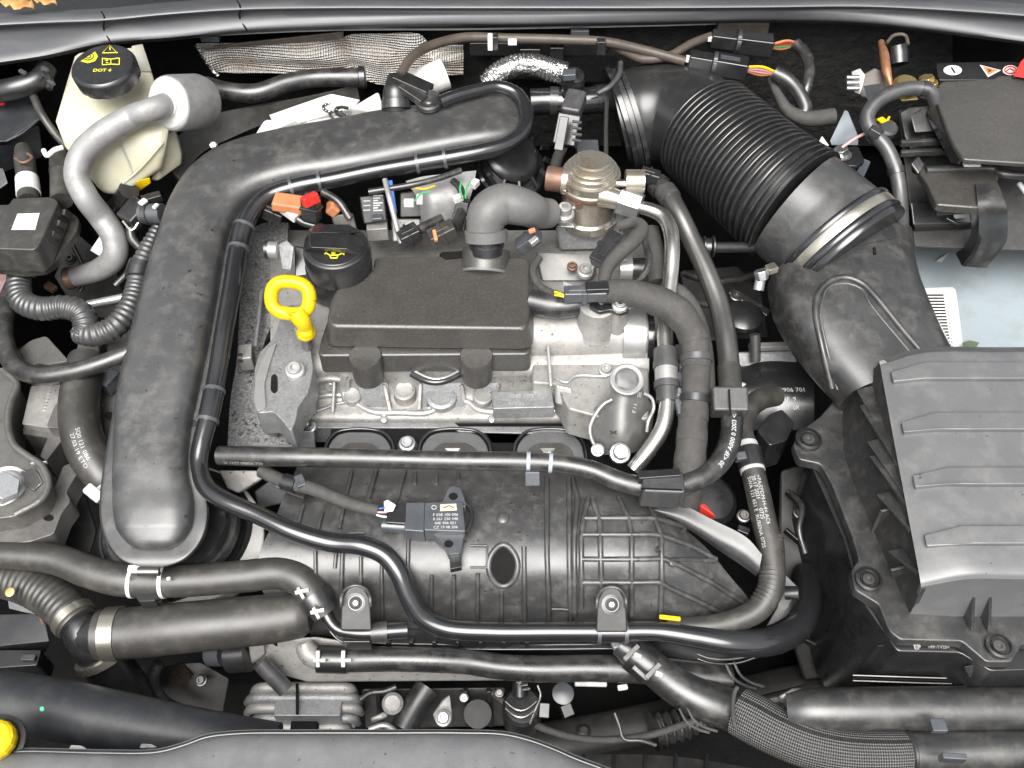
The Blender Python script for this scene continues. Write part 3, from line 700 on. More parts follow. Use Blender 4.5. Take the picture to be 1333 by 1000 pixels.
# things in the corner behind
cd = thing('wiring_conduit', 'black corner wiring conduit above the dark blue module', 'conduit', (30, 130, .06))
tube('conduit_sleeve', [(-20, 122, .06), (20, 115, .07), (50, 104, .075), (62, 88, .08)], [14, 14, 13, 12], dark_pl, cd)
tube('branch', [(42, 122, .06), (55, 150, .05), (75, 178, .03), (92, 195, .02)], 5, rubber_b, cd)
tube('loop', [(58, 95, .085), (66, 104, .085), (64, 116, .08)], 4, dark_pl, cd)
for x, y in ((26, 92), (55, 88), (63, 106)): bar('clip', (x, y, .09), (x + 7, y + 4, .09), 5, 4, slate, cd, bevel=.0005)
nb = thing('blue_module', 'dark blue grey module in the corner behind the valve box', 'module', (20, 180, -.05))
hull('case', [(-30, 130, .04), (40, 124, .04), (58, 150, .035), (10, 185, .03), (-30, 185, .03), (60, 190, -.1), (-30, 220, -.1)], navy, nb)
hull('lower_case', [(-30, 188, .02), (10, 186, .02), (52, 160, .02), (58, 205, -.02), (-30, 240, -.06)], navy, nb)
tube('seam_bead', [(8, 184, .035), (28, 174, .036), (52, 154, .037)], 1.5, slate, nb, seg=6)
bar('pink_tab', (0, 130, .05), (4, 136, .048), 6, 4, red, nb)
sp = tag(hull('pale_bracket', [(-20, 215, .03), (5, 218, .03), (12, 240, .02), (-20, 262, .0)], rubber_g), 'pale grey bracket corner next to the valve box', 'bracket')

# corrugated hose from the valve box
ch = tube('corrugated_hose', [(28, 352, -.03), (24, 372, -.035), (30, 393, -.04), (55, 402, -.04), (85, 400, -.04), (106, 408, -.045), (112, 428, -.055), (104, 440, -.06)], [14, 15, 15.5, 15.5, 15.5, 15.5, 16, 14], rubber_g, ribs=(.0068, .0012, 'round'), seg=26)
tag(ch, 'grey corrugated hose leaving the valve box in an S bend', 'hose')
lathe('collar', (28, 357, -.028), (0, .6, .5), [(15, -5), (17, -4), (17, 4), (15, 5)], dark_pl, ch)
c2 = tube('corrugated_hose', [(104, 434, -.06), (125, 436, -.055), (150, 425, -.05), (168, 402, -.045), (178, 375, -.04), (182, 350, -.03), (192, 325, -.02), (206, 296, -.01)], [14, 15, 15, 14.5, 14, 13, 11, 8], rubber_g, ribs=(.0068, .0013, 'round'), seg=26)
tag(c2, 'grey corrugated hose rising along the charge pipe to a plug', 'hose')
clampring(c2, .63, .73, .003, dark_pl, name='collar')
pk = thing('pressure_plug', 'black plug connector with white markers beside the charge pipe', 'connector', (195, 285, -.02))
bar('plug_body', (165, 290, .0), (188, 265, .01), 30, 22, dark_pl, pk, bevel=.003)
rod('plug_barrel', (185, 278, .008), (212, 278, .012), 13, slate, pk); rod('plug_ring', (190, 278, .009), (196, 278, .010), 15, rubber, pk)
bar('marker', (182, 266, .026), (190, 260, .027), 8, 3, white, pk, bevel=.0004); bar('marker', (200, 271, .027), (205, 266, .027), 5, 3, white, pk, bevel=.0004)
tube('wire_latch', [(160, 288, .02), (172, 300, .015), (180, 290, .02)], 1.5, steel, pk, seg=6)
tube('lead', [(170, 296, -.01), (172, 310, -.02), (182, 322, -.03)], 6, rubber, pk)
bar('plug_body', (185, 262, .02), (210, 255, .02), 12, 10, dark_pl, pk)

lh = tube('coolant_hose', [(18, 372, -.05), (8, 400, -.055), (5, 440, -.055), (18, 474, -.055), (48, 489, -.05), (90, 485, -.045), (130, 474, -.04), (172, 458, -.035)], [11, 12, 12, 12.5, 12.5, 12, 11.5, 11], rubber)
tag(lh, 'smooth black hose sweeping round the corner above the engine mount', 'hose')
tag(rod('steel_stub', (114, 397, -.08), (168, 386, -.08), 5.5, alu_m), 'short bright metal stub between the corrugated hoses', 'pipe stub')
# pink wing paint patch
tag(prism('wing_edge', [(-30, 356), (18, 352), (12, 420), (-2, 450), (-30, 460)], -.13, .01, material('dusky_pink_seal', (0.33, 0.2, 0.19), 0.5, col2=(0.42, 0.34, 0.33)), r=4), 'dusky pink sealed edge of the inner wing behind the hoses', 'panel')

# engine mount
em = thing('engine_mount', 'cast aluminium engine mount with an oval opening and big steel bolt', 'engine mount', (40, 640, -.2))
prism('support_arm', [(-40, 465), (2, 478), (24, 500), (16, 520), (10, 548), (16, 578), (36, 595), (52, 602), (64, 628), (56, 652), (20, 672), (-40, 680)], -.075, .05, mount_al, em, r=8, bevel=.005, seg=3)
prism('base_plate', [(-40, 655), (22, 672), (64, 645), (74, 628), (82, 606), (112, 598, 3), (86, 640), (92, 652), (80, 668), (70, 695), (40, 705), (-40, 712)], -.10, .03, mount_al, em, r=5, bevel=.003)
lathe('bolt_flange', (6, 640, -.08), (0, -.1, 1), [(36, -2), (36, 3), (34, 6), (30, 4), (29, 6), (25, 9), (0, 9)], alu_m, em, seg=40)
hexnut(P(6, 640, -.072), P(6, 632, -.055), 19, zinc, em, 'mount_bolt')
tube('arm_rim', [(4, 482, -.07), (22, 500, -.07), (14, 522, -.07), (10, 548, -.07), (17, 578, -.07), (38, 595, -.07), (54, 606, -.07), (63, 630, -.07), (54, 650, -.07), (20, 670, -.07)], 4.5, mount_al, em, seg=12)  # tube added along the arm edge to draw a highlight
hull('arm_hollow', [(24, 612, -.073), (48, 608, -.073), (58, 628, -.073), (44, 642, -.073), (30, 632, -.073), (36, 622, -.079)], steel_d, em, bevel=.003)
bar('arm_web', (40, 604, -.07), (62, 602, -.072), 3, 6, alu, em)
prism('drain_hole', ringpts(63, 674, 7, 4.5, 12)[:-1], -.0995, .002, deep, em, bevel=0)
prism('bearing_block', [(40, 502), (82, 500), (92, 520), (86, 560), (28, 552), (30, 546)], -.09, .06, alu, em, r=3, bevel=.003)
prism('bearing_pad', [(66, 540), (72, 526), (90, 512), (96, 560), (60, 556)], -.082, .02, mount_al, em, r=5)
for k in range(9): bar('embossed_letter', (54 + k * 1.3, 534 - k * 4.2, -.0892), (59 + k * 1.3, 532.5 - k * 4.2, -.0892), 1.5 + (k % 3) * .5, 2, alu_m, em, bevel=0)
prism('bearing_foot', [(30, 556), (78, 566), (80, 574), (60, 600), (52, 594), (62, 570), (30, 565)], -.10, .04, mount_al, em, r=2)
prism('upper_lug', [(18, 470), (20, 458), (40, 443), (60, 437), (90, 470), (60, 475), (50, 472), (38, 478)], -.075, .03, mount_al, em, r=5, bevel=.003)
prism('side_strut', [(96, 480), (102, 440), (130, 440), (128, 478), (100, 490)], -.10, .06, mount_al, em, r=4)
eh = tube('thick_coolant_hose', [(112, 468, -.07), (108, 492, -.07), (103, 520, -.07), (104, 555, -.075), (116, 592, -.085), (137, 622, -.10), (150, 640, -.11)], [22, 24, 25, 25.5, 26, 25, 22], rubber_b, seg=30)
tag(eh, 'thick black coolant hose with white stamped code beside the engine mount', 'hose')
for k, t_ in enumerate(('5Q0 121 086', '27.03.19 ETO')): text_on_tube(t_, eh, .6 + .02 * k, .0066, wprint, (.12 if k == 0 else .42))
clampring(eh, .93, .99, .003, white, name='white_clip')
bar('clip_ear', (112, 634, -.07), (132, 650, -.08), 14, 10, white, eh, bevel=.002); bar('clip_ear', (118, 648, -.085), (134, 640, -.08), 6, 8, acpipe, eh, bevel=.001)
gb = thing('gearbox_casting', 'pale cast gearbox housing edge behind the charge pipe', 'casting', (140, 540, -.2))
sheet('housing', [[(118, 478, -.12), (140, 470, -.10), (175, 468, -.10)], [(118, 520, -.12), (138, 515, -.10), (172, 515, -.10)], [(110, 560, -.14), (130, 570, -.12), (160, 575, -.12)], [(120, 610, -.2), (135, 605, -.16), (160, 605, -.15)]], mount_al, gb, thick=.01)
bar('bracket_block', (130, 492, -.085), (150, 500, -.085), 26, 20, slate, gb); rod('dark_hole', (142, 541, -.096), (143, 541, -.093), 5, deep, gb)
lathe('boss', (125, 545, -.11), (0.2, -.3, 1), [(20, -4), (20, 3), (17, 4), (15, 2), (0, 2)], mount_al, gb)
hull('rear_bracket', [(140, 430, -.09), (170, 415, -.09), (172, 470, -.09), (138, 476, -.09), (150, 450, -.15)], mount_al, gb)

# ---------------------------------------------------------------- charge pipe and vent pipe
cpz = [(192, 739, 208, 739, -.085, .006), (160, 729, 240, 728, -.08, .016), (143, 708, 260, 706, -.076, .022), (134, 680, 269, 680, -.07, .026), (133, 650, 268, 650, -.064, .028), (138, 608, 254, 612, -.054, .03),
       (148, 550, 255, 562, -.044, .034), (160, 485, 268, 500, -.03, .036), (173, 430, 280, 440, -.018, .037), (189, 368, 290, 385, -.006, .037), (207, 303, 300, 325, .006, .037), (222, 264, 309, 297, .013, .037),
       (246, 228, 323, 274, .02, .036), (277, 203, 346, 257, .026, .035), (316, 187, 386, 245, .03, .034), (370, 174, 432, 238, .035, .034), (430, 163, 490, 227, .04, .033), (500, 149, 547, 215, .045, .032),
       (560, 141, 600, 204, .05, .03), (610, 130, 640, 196, .054, .028), (645, 122, 664, 189, .056, .024), (668, 129, 677, 179, .057, .018), (680, 144, 683, 162, .058, .008)]
ct = thing('charge_pipe', 'large black flattened charge air pipe bending across the bay', 'pipe', (200, 700, -.12))
cpi = [(190, 716, 212, 716, -.078, .004), (168, 708, 236, 708, -.074, .015), (155, 692, 249, 691, -.07, .021), (151, 670, 253, 670, -.065, .023), (150, 645, 252, 646, -.06, .024), (151, 608, 246, 612, -.052, .026)]
for i, s in enumerate(cpz[6:]):
    d = math.hypot(s[2] - s[0], s[3] - s[1]); f = max(.2, (d - 11) / d); cx, cy = (s[0] + s[2]) / 2, (s[1] + s[3]) / 2
    cpi.append((cx + (s[0] - cx) * f, cy + (s[1] - cy) * f, cx + (s[2] - cx) * f, cy + (s[3] - cy) * f, s[4] + .002, s[5] * .8))
cpb = loft('pipe_shell', cpi, pipe_pl, ct, ex=3.3, n=48)
def grow(s, k, dz):
    cx, cy = (s[0] + s[2]) / 2, (s[1] + s[3]) / 2; d = math.hypot(s[2] - s[0], s[3] - s[1]); f = (d + k) / d
    return (cx + (s[0] - cx) * f, cy + (s[1] - cy) * f, cx + (s[2] - cx) * f, cy + (s[3] - cy) * f, s[4] + dz, .0028)
loft('seam_flange', [grow(s, 1, .001) for s in cpz], pipe_pl, ct, ex=8, n=32)
loft('lower_shell', [grow(s, 6, -.006)[:5] + (.004,) for s in cpz], gloss_pl, ct, ex=5, n=28)
# raised rounded field at the mouth end
mz = [grow(s, 4, .004) for s in cpz[:6]]
# bellows and throttle ring under the mouth
for k, (r, z, mt_) in enumerate(((72, -.115, gloss_pl), (84, -.128, rubber), (88, -.142, gloss_pl), (96, -.156, dark_pl), (98, -.162, rubber))):
    lathe('coupling_ring', (222 + k * 2.5, 684 + k * 2, z), (.12, -.02, 1), [(r - 12, -9), (r, -7), (r + 1.5, 0), (r - 3, 5), (r - 14, 6)], mt_, ct, seg=56)
cl = prism('throttle_ring', ringpts(236, 694, 108, 92, 40)[:-1], -.165, .02, white_sh, ct, bevel=.003)
bar('port_tab', (167, 741, -.085), (211, 741, -.085), 9, 8, white, ct); rod('port_bolt', (180, 744, -.082), (208, 744, -.082), 6, steel_d, ct)

VP = [(573, 133, .088), (590, 126, .09), (618, 118, .09), (648, 113, .088), (672, 122, .082), (685, 146, .072), (680, 172, .064), (660, 188, .06), (630, 197, .058), (600, 203, .056), (548, 212, .05), (490, 222, .046), (432, 234, .04), (386, 243, .036),
      (352, 254, .032), (332, 270, .028), (318, 295, .02), (310, 325, .01), (301, 380, .0), (292, 430, -.01), (282, 490, -.025), (272, 540, -.035), (263, 575, -.045), (259, 605, -.055), (268, 634, -.06), (292, 652, -.062), (330, 668, -.065), (382, 692, -.07),
      (430, 706, -.078), (470, 710, -.085), (500, 722, -.09), (519, 745, -.10), (532, 776, -.118), (548, 802, -.135), (578, 817, -.145), (640, 822, -.148), (720, 822, -.148), (800, 822, -.148), (856, 822, -.148), (905, 829, -.15), (955, 837, -.155), (1000, 835, -.165), (1034, 818, -.18), (1048, 788, -.20), (1050, 750, -.23)]
vr = [8, 8, 8, 8, 9, 10, 10, 10] + [11] * 8 + [12] * 12 + [13] * 17
vr[-6:] = [15, 17, 19, 20, 20, 20]; vr = (vr + [20] * 50)[:len(VP)]
vp = tube('vent_pipe', VP, vr, gloss_pl, seg=24, step=.004)
tag(vp, 'long glossy black coolant vent pipe following the charge pipe and crossing the manifold', 'pipe')
def near(o, px, py):
    op, orr, s = PATH[o.name]; r = ray(px, py).normalized(); best = min(range(len(op)), key=lambda i: ((op[i] - CAM) - r * (op[i] - CAM).dot(r)).length)
    return s[best] / s[-1]
def band_at(o, px, py, half, extra, mt_, name='clip', parent=None):
    f = near(o, px, py); L = PATH[o.name][2][-1]
    return clampring(o, f - half / L, f + half / L, extra, mt_, parent, name)
for px, py, hf in ((314, 310, .016), (274, 528, .017), (400, 240, .018), (560, 210, .018), (799, 822, .014)):
    band_at(vp, px, py, hf, .0012, gloss_pl, 'pipe_clip')
    op, orr, s = PATH[vp.name]; f = near(vp, px, py); L = s[-1]
    for q in (-hf, hf): 
        d = f + q / L; clampring(vp, d - .0012 / L, d + .0012 / L, .0024, slate, vp, 'clip_lip')
for px, py in ((299, 305), (296, 335), (256, 520), (253, 548)): bar('clip_tab', (px, py, -.01 if py < 400 else -.04), (px + 3, py + 10, -.012 if py < 400 else -.042), 7, 8, gloss_pl, vp, bevel=.0006)

# ---------------------------------------------------------------- engine: head cover, black cover, oil cap, dipstick
hd = thing('cylinder_head', 'cast aluminium cylinder head and cam cover of the engine', 'engine', (600, 550, -.25))
def hrow(y, z, xs=(352, 420, 480, 540, 600, 660, 720, 780, 845), dz=None): return [(x, y, z + (dz(x) if dz else 0)) for x in xs]
head = sheet('cam_cover', [hrow(560, -.19), hrow(549, -.124), hrow(543, -.118), hrow(520, -.112), hrow(500, -.094), hrow(484, -.072), hrow(460, -.06), hrow(420, -.055), hrow(340, -.055), hrow(300, -.07)], alu, hd, su=3, sv=5, thick=.008, sharp=45)
prism('gasket_face', [(372, 549), (590, 549), (598, 555), (775, 555), (775, 548), (845, 540), (845, 552), (770, 566), (600, 562), (585, 557), (372, 557)], -.128, .03, alu_d, hd, bevel=.001)
block('engine_block', -.22, .16, -.03, .24, -.44, -.13, deep, hd)
# left end plate
ep = prism('end_plate', [(331, 505), (331, 480), (338, 458), (356, 440), (366, 410), (376, 396), (396, 398), (402, 436), (408, 480), (402, 510), (388, 530), (385, 548), (378, 562), (368, 548), (356, 536), (334, 538), (329, 520)], -.045, .04, alu_d, hd, r=5, bevel=.002)
prism('end_face', [(340, 470), (350, 452), (360, 446), (352, 470), (344, 500), (346, 530), (335, 536), (331, 515), (333, 490)], -.042, .01, alu_m, hd, r=3, bevel=.001)
prism('keyhole', [(353, 490), (357, 486), (361, 490), (361, 508), (357, 512), (352, 508)], -.0435, .002, deep, hd, r=3, bevel=0)
bolt(384, 482, -.04, 13, alu_m, hd); bolt(402, 556, -.12, 10, zinc, hd); bolt(392, 428, -.042, 9, alu_d, hd)
tube('cover_ridge', on(head, [(385, 500), (388, 520), (392, 545)], .002), 4, alu_m, hd, seg=10)
hull('foot_block', [(335, 545, -.07), (352, 540, -.06), (362, 552, -.08), (362, 570, -.12), (345, 565, -.12), (350, 560, -.2)], alu_d, hd); hull('foot_block', [(370, 562, -.10), (410, 560, -.11), (412, 588, -.14), (378, 590, -.14), (390, 580, -.25)], alu_d, hd)
# front pockets, bosses and ridges of the cam cover
def ridge(pts, r, mt_=alu, off=.001, name='casting_rib'): return tube(name, on(head, pts, off), r, mt_, hd, seg=10, step=.003)
ridge([(452, 492), (453, 512), (466, 527), (486, 537), (520, 538), (556, 538), (575, 530), (592, 522), (610, 524), (622, 534), (650, 537), (690, 537), (738, 534)], 4.2, alu_m)  # brighter metal on the ridges paints in their white highlight lines
ridge([(392, 520), (415, 516), (430, 514), (448, 514)], 4, alu_m); ridge([(396, 532), (410, 536), (424, 532), (440, 526), (452, 524)], 2.5, alu_d)
ridge([(402, 497), (428, 492), (448, 494)], 4); ridge([(448, 488), (446, 505), (452, 524)], 5, alu_m)
for x, y, r in ((460, 512, 11), (527, 506, 14), (629, 512, 13), (575, 512, 20)):
    c = hit(head, x, y)[0]; lathe('screw_boss', c - Vector((0, 0, .02)), (0, -.25, 1), [(r + 4, -6), (r + 1, 14), (r, 26), (r * .8, 28), (r * .6, 27), (0, 27)], alu if r < 20 else alu_d, hd, seg=24)
for x0, x1 in ((468, 504), (548, 600), (630, 648)):
    w = on(head, [(x0, 498), (x1, 498), (x1 + 6, 530), (x0 - 2, 530)], .0006)
    mk('cast_pocket', w + [p - Vector((0, 0, .004)) for p in w], [(0, 1, 2, 3), (7, 6, 5, 4), (0, 4, 5, 1), (1, 5, 6, 2), (2, 6, 7, 3), (3, 7, 4, 0)], alu_d, hd)
tube('seal_ring', [(536 + k * 10.5, 487 + 11 * math.sin(k / 6 * math.pi), -.068) for k in range(7)], 4.5, gloss_pl, hd, seg=12); tube('coil_rim', [(540 + k * 9.5, 484 + 10 * math.sin(k / 6 * math.pi), -.066) for k in range(7)], 2.5, alu_m, hd, seg=10)
for x, y, n_ in ((398, 446, 10), (408, 470, 10)): pass
# right cam end: round housing
tube('cam_housing', [(676, 437, -.062), (720, 437, -.062), (770, 436, -.062), (838, 434, -.062)], [36, 36, 36, 36], alu, hd, seg=36, straight=True)
tube('cam_housing_lip', [(808, 436, -.06), (836, 436, -.06)], 39, alu_m, hd, seg=36); tube('end_cap', [(839, 438, -.062), (847, 438, -.062)], 38, gloss_pl, hd, seg=36)
prism('front_ledge', [(693, 472), (790, 468), (845, 480), (845, 545), (800, 548), (740, 532), (730, 512), (722, 500), (693, 498)], -.066, .05, alu, hd, r=4, bevel=.003)
prism('code_plate', [(640, 510), (718, 507), (722, 530), (642, 532)], -.082, .02, alu_d, hd, r=2)
text_flat('04E 103', 680, 516, None, 9, gprint, hd, z=-.0815, bold=.1); text_flat('475 N', 672, 526, None, 8, gprint, hd, z=-.0815, bold=.1)
text_flat('HU', 730, 481, None, 13, gprint, hd, z=-.0655, bold=.2)
hull('ledge_step', [(722, 500, -.06), (745, 505, -.06), (748, 525, -.075), (735, 530, -.085), (722, 525, -.08), (735, 520, -.12)], alu_m, hd, bevel=.003)
bar('web', (713, 452, -.045), (717, 505, -.06), 4, 14, alu_m, hd)
tube('ledge_rib', [(722, 492, -.064), (738, 498, -.063), (748, 490, -.063), (790, 490, -.063)], 2, alu_m, hd, seg=8)
lathe('sensor_tower', (778, 396, .0), (0, -.05, 1), [(30, -48), (26, -40), (24, -6), (24, 0), (22, 1), (0, 1)], alu, hd, seg=36)
lathe('tower_pillar', (806, 400, .0), (0, -.05, 1), [(13, -60), (12, -4), (11, 0), (0, 0)], alu, hd, seg=24)
bolt(880, 484, -.06, 9, zinc, hd) if False else None
bolt(789, 482, -.064, 10, alu_m, hd)
se = thing('cam_sensor', 'black flat cam sensor screwed to the head beside the wiring loom', 'sensor', (790, 400, 0))
prism('sensor_plate', [(766, 398), (772, 388), (790, 388), (800, 394), (815, 396), (820, 404), (808, 408), (795, 403), (780, 406)], .006, .006, dark_pl, se, r=4)
bolt(807, 397, .012, 11, zinc, se); bolt(783, 394, .006, 4, zinc, se)
# timing cover on the left
tm = thing('timing_cover', 'wet dark textured timing cover at the end of the engine', 'cover', (330, 520, -.2))
sheet('cover_skin', [[(322, 300, -.04), (345, 290, -.04), (375, 290, -.04)], [(316, 340, -.06), (345, 335, -.06), (372, 340, -.06)], [(312, 400, -.07), (335, 400, -.07), (362, 400, -.07)], [(308, 470, -.085), (320, 470, -.085), (340, 465, -.085)], [(300, 520, -.11), (325, 525, -.11), (352, 525, -.11)], [(296, 582, -.13), (335, 585, -.13), (382, 588, -.13)]],
      material('wet_textured_grey', (0.2, 0.2, 0.2), 0.28, 0.2, col2=(0.36, 0.36, 0.36), nscale=300, bump=1.0, bscale=420, bdist=.0015, drough=.3), tm, thick=.01)
bar('lug', (312, 466, -.06), (330, 464, -.06), 26, 24, alu, tm, bevel=.002); rod('lug_hole', (316, 466, -.05), (311, 466, -.05), 6, steel_d, tm)
tube('cover_edge', [(340, 380, -.05), (336, 420, -.055), (332, 452, -.06)], 3, alu_d, tm, seg=8)
prism('lower_lip', [(304, 580), (380, 578), (384, 586), (300, 588)], -.115, .01, alu_m, tm)
# black cover
ec = thing('engine_cover', 'dusty black engine top cover with two front tabs', 'cover', (550, 480, -.08))
etop = prism('cover_top', [(424, 424, 14), (432, 384, 12), (444, 368, 14), (484, 352), (488, 334), (652, 331), (690, 336, 8), (688, 428, 14)], 0.0, .034, cover_pl, ec, r=5, bevel=.007, seg=4, inset=-.05)
prism('cover_skirt', [(413, 463, 8), (418, 440), (438, 382), (688, 345), (692, 461, 10)], -.035, .032, cover_pl, ec, r=5, bevel=.004, seg=3)
for x in (475, 620): lathe('front_tab', (x, 463, -.0325), (0, -.05, 1), [(15, -52), (20, -46), (22, -3), (20.5, 0), (0, .2)], cover_pl, ec, seg=32)
tube('neck_housing', [(631, 356, -.014), (633, 326, .004)], 31, cover_pl, ec, seg=40); tube('neck_lip', [(631, 357, -.013), (631.2, 353.5, -.011)], 31.6, pale_rub, ec, seg=40)
prism('rear_notch', [(572, 331), (576, 328), (612, 326), (612, 334), (580, 337)], .002, .004, deep, ec, bevel=0)
# oil cap
oc = thing('oil_filler_cap', 'round black oil filler cap with a yellow oil can symbol', 'cap', (437, 360, -.02))
lathe('cap_body', (437, 319, .036), (0, -.03, 1), [(40, -44), (43, -40), (44, -20), (44, -9), (42, -3), (37, 0), (0, 0)], dark_pl, oc, seg=64)
gr = hull('grip', [(397, 309, .037), (402, 303, .050), (456, 304, .050), (474, 314, .037), (468, 332, .037), (452, 324, .050), (404, 322, .050), (394, 326, .037)], dark_pl, oc, bevel=.0015)
hull('grip', [(400, 300, .037), (410, 292, .043), (455, 292, .043), (470, 302, .037), (455, 304, .046), (405, 303, .046)], dark_pl, oc, bevel=.0015)
cpy = lathe('cap_face', (437, 321, .0365), (0, -.03, 1), [(36, 0), (35, 1), (0, 1.01)], dark_pl, oc, seg=48)
stroke('oil_symbol', cpy, [[(424, 330), (430, 333.5), (430.5, 337), (439, 337), (440, 333), (447, 330.5), (448, 333)], [(430, 333.5), (440, 333)], [(434, 333), (434, 330.5)], [(431.5, 330.5), (437, 330.5)], [(424, 330), (423, 332)]], 1.5, yprint, oc, off=.0012)

lathe('filler_neck', (437, 352, -.02), (0, 0, 1), [(38, -30), (38, 10), (36, 14)], dark_pl, oc, seg=40)
# dipstick
ds = thing('dipstick', 'bright yellow oil dipstick with an open ring handle', 'dipstick', (398, 440, -.04))
A = P(378, 388, .025); e1 = (RT * .98 + UP * -.1).normalized(); e2 = (UP * .9 + Vector((0, 0, .3))).normalized(); e2 = (e2 - e1 * e2.dot(e1)).normalized()
pts = []
for k in range(24):
    a = 2 * math.pi * k / 24; c, s_ = math.cos(a), math.sin(a)
    pts.append(A + e1 * (m(25, A) * math.copysign(abs(c) ** .75, c)) + e2 * (m(21, A) * math.copysign(abs(s_) ** .75, s_)))
tube('ring_handle', pts + pts[:1], 9, yellow, ds, seg=20, cap=False)
hull('web', [(362, 404, .013), (402, 404, .013), (392, 428, -.004), (406, 426, -.004), (380, 408, .026), (398, 420, .012)], yellow, ds, bevel=.003)
tube('stem', [(386, 408, .018), (394, 419, .01), (397, 426, .0), (398, 436, -.008)], [12, 11, 10.5, 10.5], yellow, ds, seg=24)
lathe('stem_foot', (398, 432, -.008), (0, -.1, 1), [(11, -7), (12.5, -4), (12.5, 0), (11, 3)], yellow, ds)
tube('guide_tube', [(398, 436, -.012), (400, 450, -.04)], 7, steel_d, ds)
# bracket behind the dipstick
bk = thing('lifting_eye', 'grey lifting eye bracket with a bolt next to the oil cap', 'bracket', (370, 340, -.03))
hull('plate', [(360, 318, .015), (374, 312, .018), (384, 322, .015), (380, 354, -.01), (366, 352, -.01), (372, 330, -.04)], alu_d, bk)
rod('bolt_head', (348, 325, .01), (362, 326, .01), 11, alu_m, bk); rod('washer', (350, 325, .01), (346, 325, .01), 12, dark_pl, bk)
hull('foot', [(383, 318, .0), (398, 322, .0), (400, 360, -.02), (384, 362, -.02), (390, 340, -.06)], dark_pl, bk)

# ---------------------------------------------------------------- behind the engine cover
o = thing('breather_hose', 'fat dusty grey breather elbow plugged into the engine cover', 'hose', (633, 320, .0))
bh = tube('elbow', [(633, 318, .02), (631, 298, .035), (636, 278, .05), (654, 266, .055), (682, 270, .05), (700, 277, .03), (716, 278, .02)], [22, 24, 27, 27, 24, 21, 19], pale_rub, o, seg=32)
tube('neck', [(634, 330, .012), (633, 305, .034)], [21, 21], dark_pl, o, seg=28)
tube('lip', [(633, 314, .026), (632.5, 300, .037)], [27.5, 28], pale_rub, o, seg=32); tube('neck_ring', [(633.5, 322, .018), (633.3, 317, .022)], 23, gloss_pl, o, seg=28)
def connector(name, label, a, b, w, h, mt_, lead=None, extra=None, cat='connector', leadmat=None):
    t = thing(name, label, cat, b)
    bar('plug_body', a, b, w, h, mt_, t, bevel=.0018)
    A_, B_ = vec(a), vec(b); q = (B_ - A_)
    bar('plug_collar', A_ + q * .42, A_ + q * .55, w * 1.14, h * 1.14, mt_, t, bevel=.001)
    bar('latch', A_ + q * .1 + Vector((0, 0, m(h * .5, A_))), A_ + q * .75 + Vector((0, 0, m(h * .5, A_))), w * .4, h * .25, mt_, t, bevel=.0008)
    if lead: tube('lead', lead[0], lead[1], leadmat or rubber, t, seg=12)
    if extra: extra(t)
    return t
def twin(t):
    bar('orange_seal', (356, 262, .035), (396, 268, .03), 26, 14, orange, t, bevel=.003); bar('orange_seal', (428, 266, .03), (440, 274, .02), 22, 16, orange, t, bevel=.003)
    bar('cream_pad', (366, 268, .028), (388, 284, .02), 14, 12, white_sh, t, bevel=.002)
connector('coil_connector', 'red and black plug among orange seals behind the oil cap', (404, 256, .05), (406, 286, .02), 22, 18, dark_pl, ([(420, 250, .04), (440, 262, .035), (456, 285, .02)], 5), lambda t: (bar('red_lock', (402, 254, .062), (406, 266, .05), 22, 12, red, t), twin(t)))
connector('coil_connector', 'black stub connector at the corner under the vent pipe', (345, 272, .02), (368, 282, .01), 22, 18, dark_pl, ([(383, 282, .02), (396, 290, .015), (420, 296, .01)], 5))
md = thing('ignition_module', 'black ignition coil with white printed label, behind the oil cap', 'ignition coil', (485, 290, -.02))
cs = hull('case', [(468, 256, .04), (500, 252, .04), (504, 288, .015), (474, 292, .015), (470, 280, -.06), (500, 280, -.06)], navy, md, bevel=.002)
for k in range(7): stroke('print_line', cs, [[(486, 255 + k * 3.2), (498 - (k % 3) * 3, 254.6 + k * 3.2)]], 1.6, wprint, md)
for k in range(3): stroke('print_line', cs, [[(473, 262 + k * 6), (482, 261.5 + k * 6)]], 1.4, gprint, md)
bar('base', (478, 300, .0), (505, 298, .0), 22, 20, alu, md); bar('clear_window', (484, 284, .026), (498, 283, .026), 10, 5, slate, md)
tag(tube('dipstick_tube', [(501, 234, .06), (508, 262, .05), (515, 290, .03), (522, 316, .01)], 3.6, alu_m, seg=12), 'thin bright metal tube standing beside the ignition coil', 'tube')
tag(bar('blue_strip', (508, 236, .055), (514, 278, .035), 6, 8, blue), 'narrow blue plastic strip beside the thin bright tube', 'strip')
cl_ = connector('fuel_connector', 'small dark plug with a bright clip behind the engine cover', (520, 312, .015), (545, 300, .02), 22, 18, dark_pl, ([(545, 300, .02), (560, 292, .02), (575, 285, .02)], 7))
connector('fuel_connector', 'dark plug with a pale stripe next to the grey breather elbow', (560, 312, .02), (592, 296, .03), 22, 18, rubber_b, ([(590, 296, .03), (600, 280, .03), (606, 262, .035)], 8), lambda t: bar('stripe', (565, 300, .034), (568, 314, .03), 5, 6, orange, t))
connector('fuel_connector', 'tall narrow black plug standing behind the grey breather elbow', (598, 300, .01), (604, 262, .04), 18, 16, dark_pl, ([(604, 258, .045), (598, 244, .05), (590, 236, .05)], 5, ), lambda t: (tube('wire', [(601, 258, .055), (599, 246, .056), (601, 236, .055)], 1.4, green, t, seg=6), tube('wire', [(606, 258, .055), (607, 246, .056), (612, 236, .055)], 1.4, green, t, seg=6)))
fs_ = thing('turbo_foil', 'wrinkled bright foil wrap over the turbo behind the engine', 'foil', (570, 270, 0))
